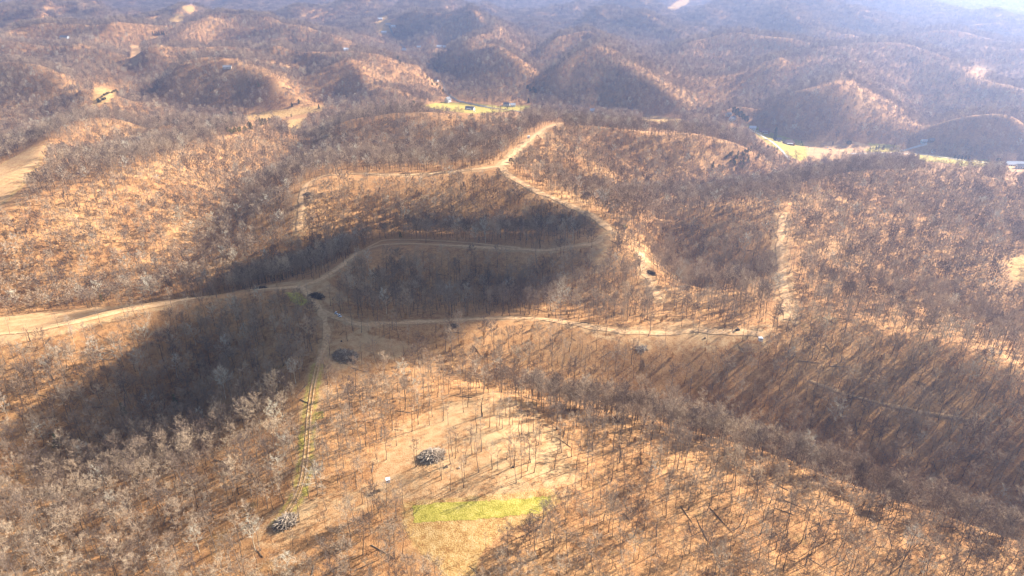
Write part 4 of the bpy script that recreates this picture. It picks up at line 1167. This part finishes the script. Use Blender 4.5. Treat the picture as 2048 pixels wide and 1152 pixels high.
for (u, v) in ((1909, 318), (1916, 319), (1923, 320), (1930, 321), (1937, 322)):
    evergreen('spruce', u, v, 'low dark evergreen in the row across the lawn near the right edge', 'evergreen row on the right lawn', .75)
for (u, v) in ((1739, 303), (1751, 301), (1757, 298), (1766, 300), (1783, 303)):
    evergreen('cedar', u, v, 'green cedar along the near side of the small lawn right of the yard', 'cedars by the small lawn', .9)
patch = [(1416,330),(1450,310),(1500,294),(1532,290),(1562,305),(1545,325),(1490,338),(1450,347),(1422,345)]
g = np.random.default_rng(5); n = 0
while n < 60:
    u, v = g.uniform(1410, 1565), g.uniform(288, 348)
    if inside(np.array([u]), np.array([v]), patch)[0]:
        k = 'olive' if g.random() < .55 else 'cedar'
        evergreen(k, u, v, ('olive green cedar' if k == 'olive' else 'dark green cedar') + ' in the evergreen patch on the slope below the valley houses', 'cedar patch on the slope below the houses', g.uniform(.5, .85)); n += 1
for (u, v) in ((499, 258), (503, 259), (521, 251), (526, 250), (532, 249), (539, 247)):
    evergreen('cedar', u, v, 'dark cedar in the small clump on the far end of the left ridge', 'dark cedar clump at the end of the left ridge', 1.25)
for (u, v) in ((457, 268), (464, 270), (471, 268), (480, 267), (491, 265)):
    evergreen('olive', u, v, 'olive green cedar just left of the dark cedar clump on the left ridge', 'olive cedars left of the dark clump', 1.1)
evergreen('olive', 464, 236, 'yellow green evergreen at the left end of the golden valley field', None, 1.4)
evergreen('olive', 457, 236, 'dark olive evergreen beside the yellow green one at the field end', None, 1.1)
evergreen('spruce', 584, 214, 'single dark evergreen at the upper edge of the golden valley field', None, 1.0)
evergreen('cedar', 598, 208, 'dark evergreen on the hill foot above the golden valley field', None, 1.3)
evergreen('spruce', 638, 218, 'single dark evergreen standing out at the right end of the golden field', None, 1.0)
evergreen('cedar', 583, 234, 'small dark evergreen in the hedge line between the two golden fields', None, .8)
evergreen('cedar', 549, 238, 'small dark evergreen at the lower edge of the golden valley field', None, .8)
for (u, v) in ((232, 183), (236, 186), (228, 185), (218, 188), (214, 190), (209, 192), (224, 187), (204, 196), (206, 201), (210, 200), (200, 205), (197, 206), (196, 202), (240, 188)):
    evergreen('bush', u, v, 'dark shrub scattered over the small pale hillside field at upper left', 'shrubs on the small pale field', 1.25)
for u in (306, 311, 315, 319, 324, 328):
    evergreen('spruce', u, 71, 'tiny dark evergreen in the short row on the far left ridge', 'short evergreen row on the far ridge', 1.3)
for (u, v) in ((874, 174), (880, 181), (855, 160), (864, 173), (869, 168), (886, 186)):
    evergreen('olive', u, v, 'yellow green tree on the sunny bank left of the valley road', 'yellow green trees along the valley road', 1.2)
evergreen('olive', 827, 211, 'yellow green tree at the left end of the roadside lawn', None, 1.3)
for (u, v) in ((800, 131), (796, 122)):
    evergreen('pine', u, v, 'green pine on the slope above the road valley', 'two pines above the road valley', .8)
for (u, v) in ((1060, 186), (1067, 184), (1055, 181), (1071, 189)):
    evergreen('pine', u, v, 'dark pine at the mouth of the side hollow right of the road houses', 'pines at the mouth of the side hollow', .8)
evergreen('spruce', 1057, 207, 'dark evergreen just right of the houses on the straight road', None, 1.2)
evergreen('round', 1022, 326, 'dark round bushy tree at the upper track fork', None, .55)
c0 = spot(1602, 282); c1 = spot(1606, 294)
b = MB(); dv = c1 - c0
for k in range(160):
    p = dv * random.random() + Vector((random.gauss(0, .5), random.gauss(0, .5), random.uniform(.2, 2.6)))
    b.sliver(p, p + Vector((random.gauss(0, .5), random.gauss(0, .5), random.gauss(0, .5))), .5)
tag(b.build('hedge', M['needle'], None, False, c0), 'dark clipped hedge at the right side of the brown roofed house lawn', 'hedge')

# ------------------------------------------------------------------ trees that stand alone in the clearings
T, K = make_tree(15.5, .22, 6.6, 13, 6, 11, 0.085, 901, 8, 5, r0=.30)
LONE = (T.mesh('trunk', M['trunk']), K.mesh('crown', M['crown']), None, 15.5)
T, K = make_tree(13, .45, 3.6, 7, 3, 1, .06, 902, 8, 5, r0=.45)
STUB = (T.mesh('trunk', M['wood_dark']), K.mesh('crown', M['wood_dark']), None, 13)
T, K = make_tree(11, .40, 4.6, 6, 2, 0, .06, 905, 8, 5, lean=.10, r0=.34)
SNAG = (T.mesh('trunk', M['wood_dark']), K.mesh('crown', M['wood_dark']), None, 11)
def stand(mesh, u, v, label, group=None, s=1.0, name='bare_tree', tilt=(0, 0)):
    c = spot(u, v); z = c.z - .15
    return single_tree(mesh, c.x, c.y, z, random.uniform(0, 6.28), s, s * random.uniform(.95, 1.05), label, group, name, tilt)
def plant_clearings():
    stand(LONE, 1083, 1053, 'lone spreading bare tree at the right end of the bright green strip', None, 1.0)
    stand(STUB, 964, 833, 'thick dark trunked tree near the top of the knoll clearing', None, 1.1)
    stand(SNAG, 61, 682, 'dark leaning dead tree in the pale clearing at the left edge', None, 1.0, 'dead_tree')
    knoll = [(797,172),(754,228),(595,360),(545,318),(437,275),(405,358),(290,355),(225,425),(70,570),(887,435),(1022,380),(1095,408),(1120,365),(1065,262),(1190,278),(1240,275),(1130,105),(1340,190),(1150,400),(1220,355),(1257,355),(1325,475),(1347,450),(1423,450),(1400,330),(1470,430),(1655,515),(1760,640),(1745,605),(1710,405),(820,570),(840,658),(872,680),(935,630),(700,640),(668,700),(638,680),(620,760),(775,760),(265,785),(525,920),(520,880),(740,940),(755,1000),(622,1035),(905,845),(1050,810),(1107,812),(1195,710),(1220,690),(1235,780),(1275,780),(1345,660),(1370,765),(1295,950),(1345,900),(1405,830),(1475,845),(1440,740),(1490,655),(1550,560),(1680,815),(1860,685),(1910,810),(1520,560),(1385,650)]
    for i, (a, b) in enumerate(knoll):
        u, v = a / 5.12 + 780, b / 5.12 + 780
        lean = (a, b) in ((1550, 560), (1680, 815), (1405, 830), (1295, 950), (1490, 655))
        if u < 866: lab, grp = 'slender bare tree along the upper left rim of the knoll clearing, above the brush pile', 'slender trees on the upper left rim of the knoll'
        elif lean: lab, grp = 'slender bare tree with a trunk leaning right on the knoll clearing', 'leaning slender trees on the knoll'
        elif v < 862: lab, grp = 'slender bare tree in the upper part of the open knoll clearing', 'slender trees in the upper knoll clearing'
        elif u < 960: lab, grp = 'slender bare tree standing right of the big brush pile on the knoll', 'slender trees right of the big brush pile'
        else: lab, grp = 'slender bare tree in the right half of the knoll clearing above the green strip', 'slender trees in the right half of the knoll'
        stand(SLIM[i % 6], u, v, lab, grp, random.uniform(.8, 1.02), 'slender_tree', (0, R(9)) if lean else (random.gauss(0, .02), random.gauss(0, .02)))
    low = [(590,665),(675,310),(715,370),(740,235),(790,350),(505,540),(695,670),(1395,410),(1155,600),(1090,680),(1150,860),(1260,655),(900,640),(1705,480),(970,700),(1015,890),(1270,920),(1395,850),(1315,945),(505,1040),(240,915),(785,920),(605,800),(440,680),(350,650),(245,740),(1500,1030),(1490,1000),(1215,950)]
    for i, (a, b) in enumerate(low):
        u, v = a / 5.12 + 500, b / 5.12 + 840
        if u < 600: lab, grp = 'slender bare tree above the pale and black brush pile', 'slender trees left of the grass track foot'
        elif v < 925: lab, grp = 'slender bare tree just right of the middle of the grass track', 'slender trees right of the grass track'
        else: lab, grp = 'slender bare tree on open ground between the grass track and white blind', 'slender trees between grass track and blind'
        stand((SLIM + NEAR[:3])[i % 9], u, v, lab, grp, random.uniform(.75, .98), 'slender_tree', (random.gauss(0, .025), random.gauss(0, .025)))
    shoulder = [(1176,655),(1212,668),(1250,672),(1297,672),(1300,668),(1363,654),(1386,669),(1396,668),(1413,688),(1447,662),(1464,663),(1485,682),(1495,676),(1513,667),(1330,692),(1275,690)]
    for i, (u, v) in enumerate(shoulder):
        stand(SLIM[i % 6], u, v, 'slender bare tree in the bright open clearing along the right part of the ridge track', 'slender trees in the bright shoulder clearing', random.uniform(.7, .95), 'slender_tree')
    bank = [(660,712),(724,727),(695,682),(706,662),(723,665),(737,665),(752,670),(768,675),(780,680),(797,675),(808,712),(818,690),(605,606),(617,605),(628,560),(640,556),(661,612),(668,624),(682,622)]
    for i, (u, v) in enumerate(bank):
        stand(SLIM[i % 6], u, v, 'slender bare tree in the shaded clearing around the track junction', 'slender trees around the shaded junction', random.uniform(.7, .95), 'slender_tree')
    yard = [(1616,300),(1628,306),(1645,312),(1660,308),(1676,312),(1690,306),(1706,310),(1722,304),(1608,308),(1590,312),(1640,292),(1680,294),(1812,306),(1838,312),(1880,318),(1950,326)]
    for i, (u, v) in enumerate(yard):
        stand(SLIM[i % 6] if i % 3 else NEAR[i % 3], u, v, 'bare tree on the valley floor around the bare yard and right lawns', 'bare trees of the valley yards', random.uniform(.4, .65))
    left = [(20,668),(60,694),(118,655),(205,655),(250,640),(305,655),(290,626),(345,618),(20,640),(150,690)]
    for i, (u, v) in enumerate(left):
        stand((SLIM + NEAR)[i % 15], u, v, 'bare tree along the pale sunlit trail clearing at the left edge', 'trees in the pale clearing at the left edge', random.uniform(.65, .9), 'slender_tree')
plant_clearings(); grow_forest()
# ------------------------------------------------------------------ light, air, cloud, camera
SUN_A, SUN_E = R(29.0), R(31.0)
SUN = Vector((math.cos(SUN_E) * math.cos(SUN_A), math.cos(SUN_E) * math.sin(SUN_A), math.sin(SUN_E)))
sl = bpy.data.lights.new('sun', 'SUN'); sl.energy = 4.8; sl.angle = R(0.5); sl.color = (1.0, 0.93, 0.84)
so = bpy.data.objects.new('sun', sl); COL.objects.link(so); so.rotation_euler = SUN.to_track_quat('Z', 'Y').to_euler(); so.location = (0, 0, 2000)
w = bpy.data.worlds.new('World'); scene.world = w; w.use_nodes = True
nt = w.node_tree; bg = nt.nodes['Background']
sky = nt.nodes.new('ShaderNodeTexSky'); sky.sky_type = 'NISHITA'; sky.sun_disc = False
sky.sun_elevation = SUN_E; sky.sun_rotation = R(90) - SUN_A; sky.altitude = 300
nt.links.new(sky.outputs[0], bg.inputs['Color']); bg.inputs['Strength'].default_value = 0.055

if HAZE:
    zb = float(HZ.min()) - 3.0; zt = 336.0
    b = MB(); b.box((0, 4700, (zb + zt) / 2), (19400, 10200, zt - zb))
    hm = bpy.data.materials.new('haze'); hm.use_nodes = True; t = hm.node_tree; t.nodes.remove(t.nodes['Principled BSDF'])
    pv = t.nodes.new('ShaderNodeVolumePrincipled')
    pv.inputs['Color'].default_value = (0.50, 0.61, 1.0, 1); pv.inputs['Density'].default_value = 1.6e-4; pv.inputs['Anisotropy'].default_value = 0.62
    t.links.new(pv.outputs[0], t.nodes['Material Output'].inputs['Volume'])
    tag(b.build('haze', hm), kind='stuff')

def build_cloud():
    """the cloud above the frame whose shadow lies over the trail ridge"""
    poly = [(560,530),(620,486),(700,452),(800,444),(950,450),(1080,454),(1140,474),(1155,520),(1140,580),(1020,632),(900,668),(880,720),(760,730),(690,752),(580,790),(500,850),(420,880),(350,830),(350,730),(390,625),(420,555)]
    q = np.array(densify_poly(poly, 12)); g = ground(q[:, 0], q[:, 1])
    alt = 800.0; k = (alt - 75.0) / SUN.z
    P = np.stack([g[:, 0] + SUN.x * k, g[:, 1] + SUN.y * k], -1)
    st = 9.0; lo = P.min(0) - 40; hi = P.max(0) + 40
    xs = np.arange(lo[0], hi[0], st); ys = np.arange(lo[1], hi[1], st); X, Y = np.meshgrid(xs, ys)
    d = dist_line(X, Y, np.vstack([P, P[:1]])); ins = inside(X, Y, [tuple(p) for p in P])
    d = np.where(ins, d, -d) + 12 * fbm(X / 45, Y / 45, 3, 3) + 8
    th = np.clip(d / 48, 0, 1); th = th * th * (3 - 2 * th) * 90 * (1 + .25 * fbm(X / 60, Y / 60, 8, 3))
    top = alt + th * .7; bot = alt - th * .3 - .05
    n, m = X.shape; on = th > 0.6
    ida = np.full((n, m), -1); idb = np.full((n, m), -1); V = []; F = []
    cell = on[:-1, :-1] | on[1:, :-1] | on[1:, 1:] | on[:-1, 1:]
    use = np.zeros((n, m), bool)
    for a, b2 in ((0, 0), (1, 0), (1, 1), (0, 1)): use[a:n - 1 + a, b2:m - 1 + b2] |= cell
    for i, j in zip(*np.nonzero(use)):
        ida[i, j] = len(V); V.append((X[i, j], Y[i, j], top[i, j])); idb[i, j] = len(V); V.append((X[i, j], Y[i, j], bot[i, j]))
    for i, j in zip(*np.nonzero(cell)):
        c = ((i, j), (i, j + 1), (i + 1, j + 1), (i + 1, j))
        F.append([ida[p] for p in c]); F.append([idb[p] for p in reversed(c)])
        for (p, r, di, dj) in ((c[0], c[1], -1, 0), (c[1], c[2], 0, 1), (c[2], c[3], 1, 0), (c[3], c[0], 0, -1)):
            a, b2 = i + di, j + dj
            if not (0 <= a < n - 1 and 0 <= b2 < m - 1 and cell[a, b2]): F.append([ida[p], idb[p], idb[r], ida[r]])
    cm = bpy.data.materials.new('cloud'); cm.use_nodes = True; t = cm.node_tree; t.nodes.remove(t.nodes['Principled BSDF'])
    pv = t.nodes.new('ShaderNodeVolumePrincipled'); pv.inputs['Color'].default_value = (1, 1, 1, 1); pv.inputs['Density'].default_value = 0.040
    t.links.new(pv.outputs[0], t.nodes['Material Output'].inputs['Volume'])
    o = link('cloud', mesh_np('cloud', V, F, cm, True)); tag(o, kind='stuff')
if CLOUD: build_cloud()

cam = bpy.data.cameras.new('camera'); co = bpy.data.objects.new('camera', cam); COL.objects.link(co)
co.location = (0, 0, CAM_Z); co.rotation_euler = (math.pi / 2 - PITCH, 0, 0)
cam.sensor_width = 36; cam.lens = 36 * FPX / 2048; cam.clip_start = 1.0; cam.clip_end = 40000
scene.camera = co
vs = scene.view_settings; vs.view_transform = 'Standard'; vs.look = 'None'; vs.gamma = 1; vs.exposure = 1.88
scene.cycles.max_bounces = 3; scene.cycles.diffuse_bounces = 1; scene.cycles.glossy_bounces = 1; scene.cycles.volume_bounces = 0
scene.cycles.transparent_max_bounces = 12
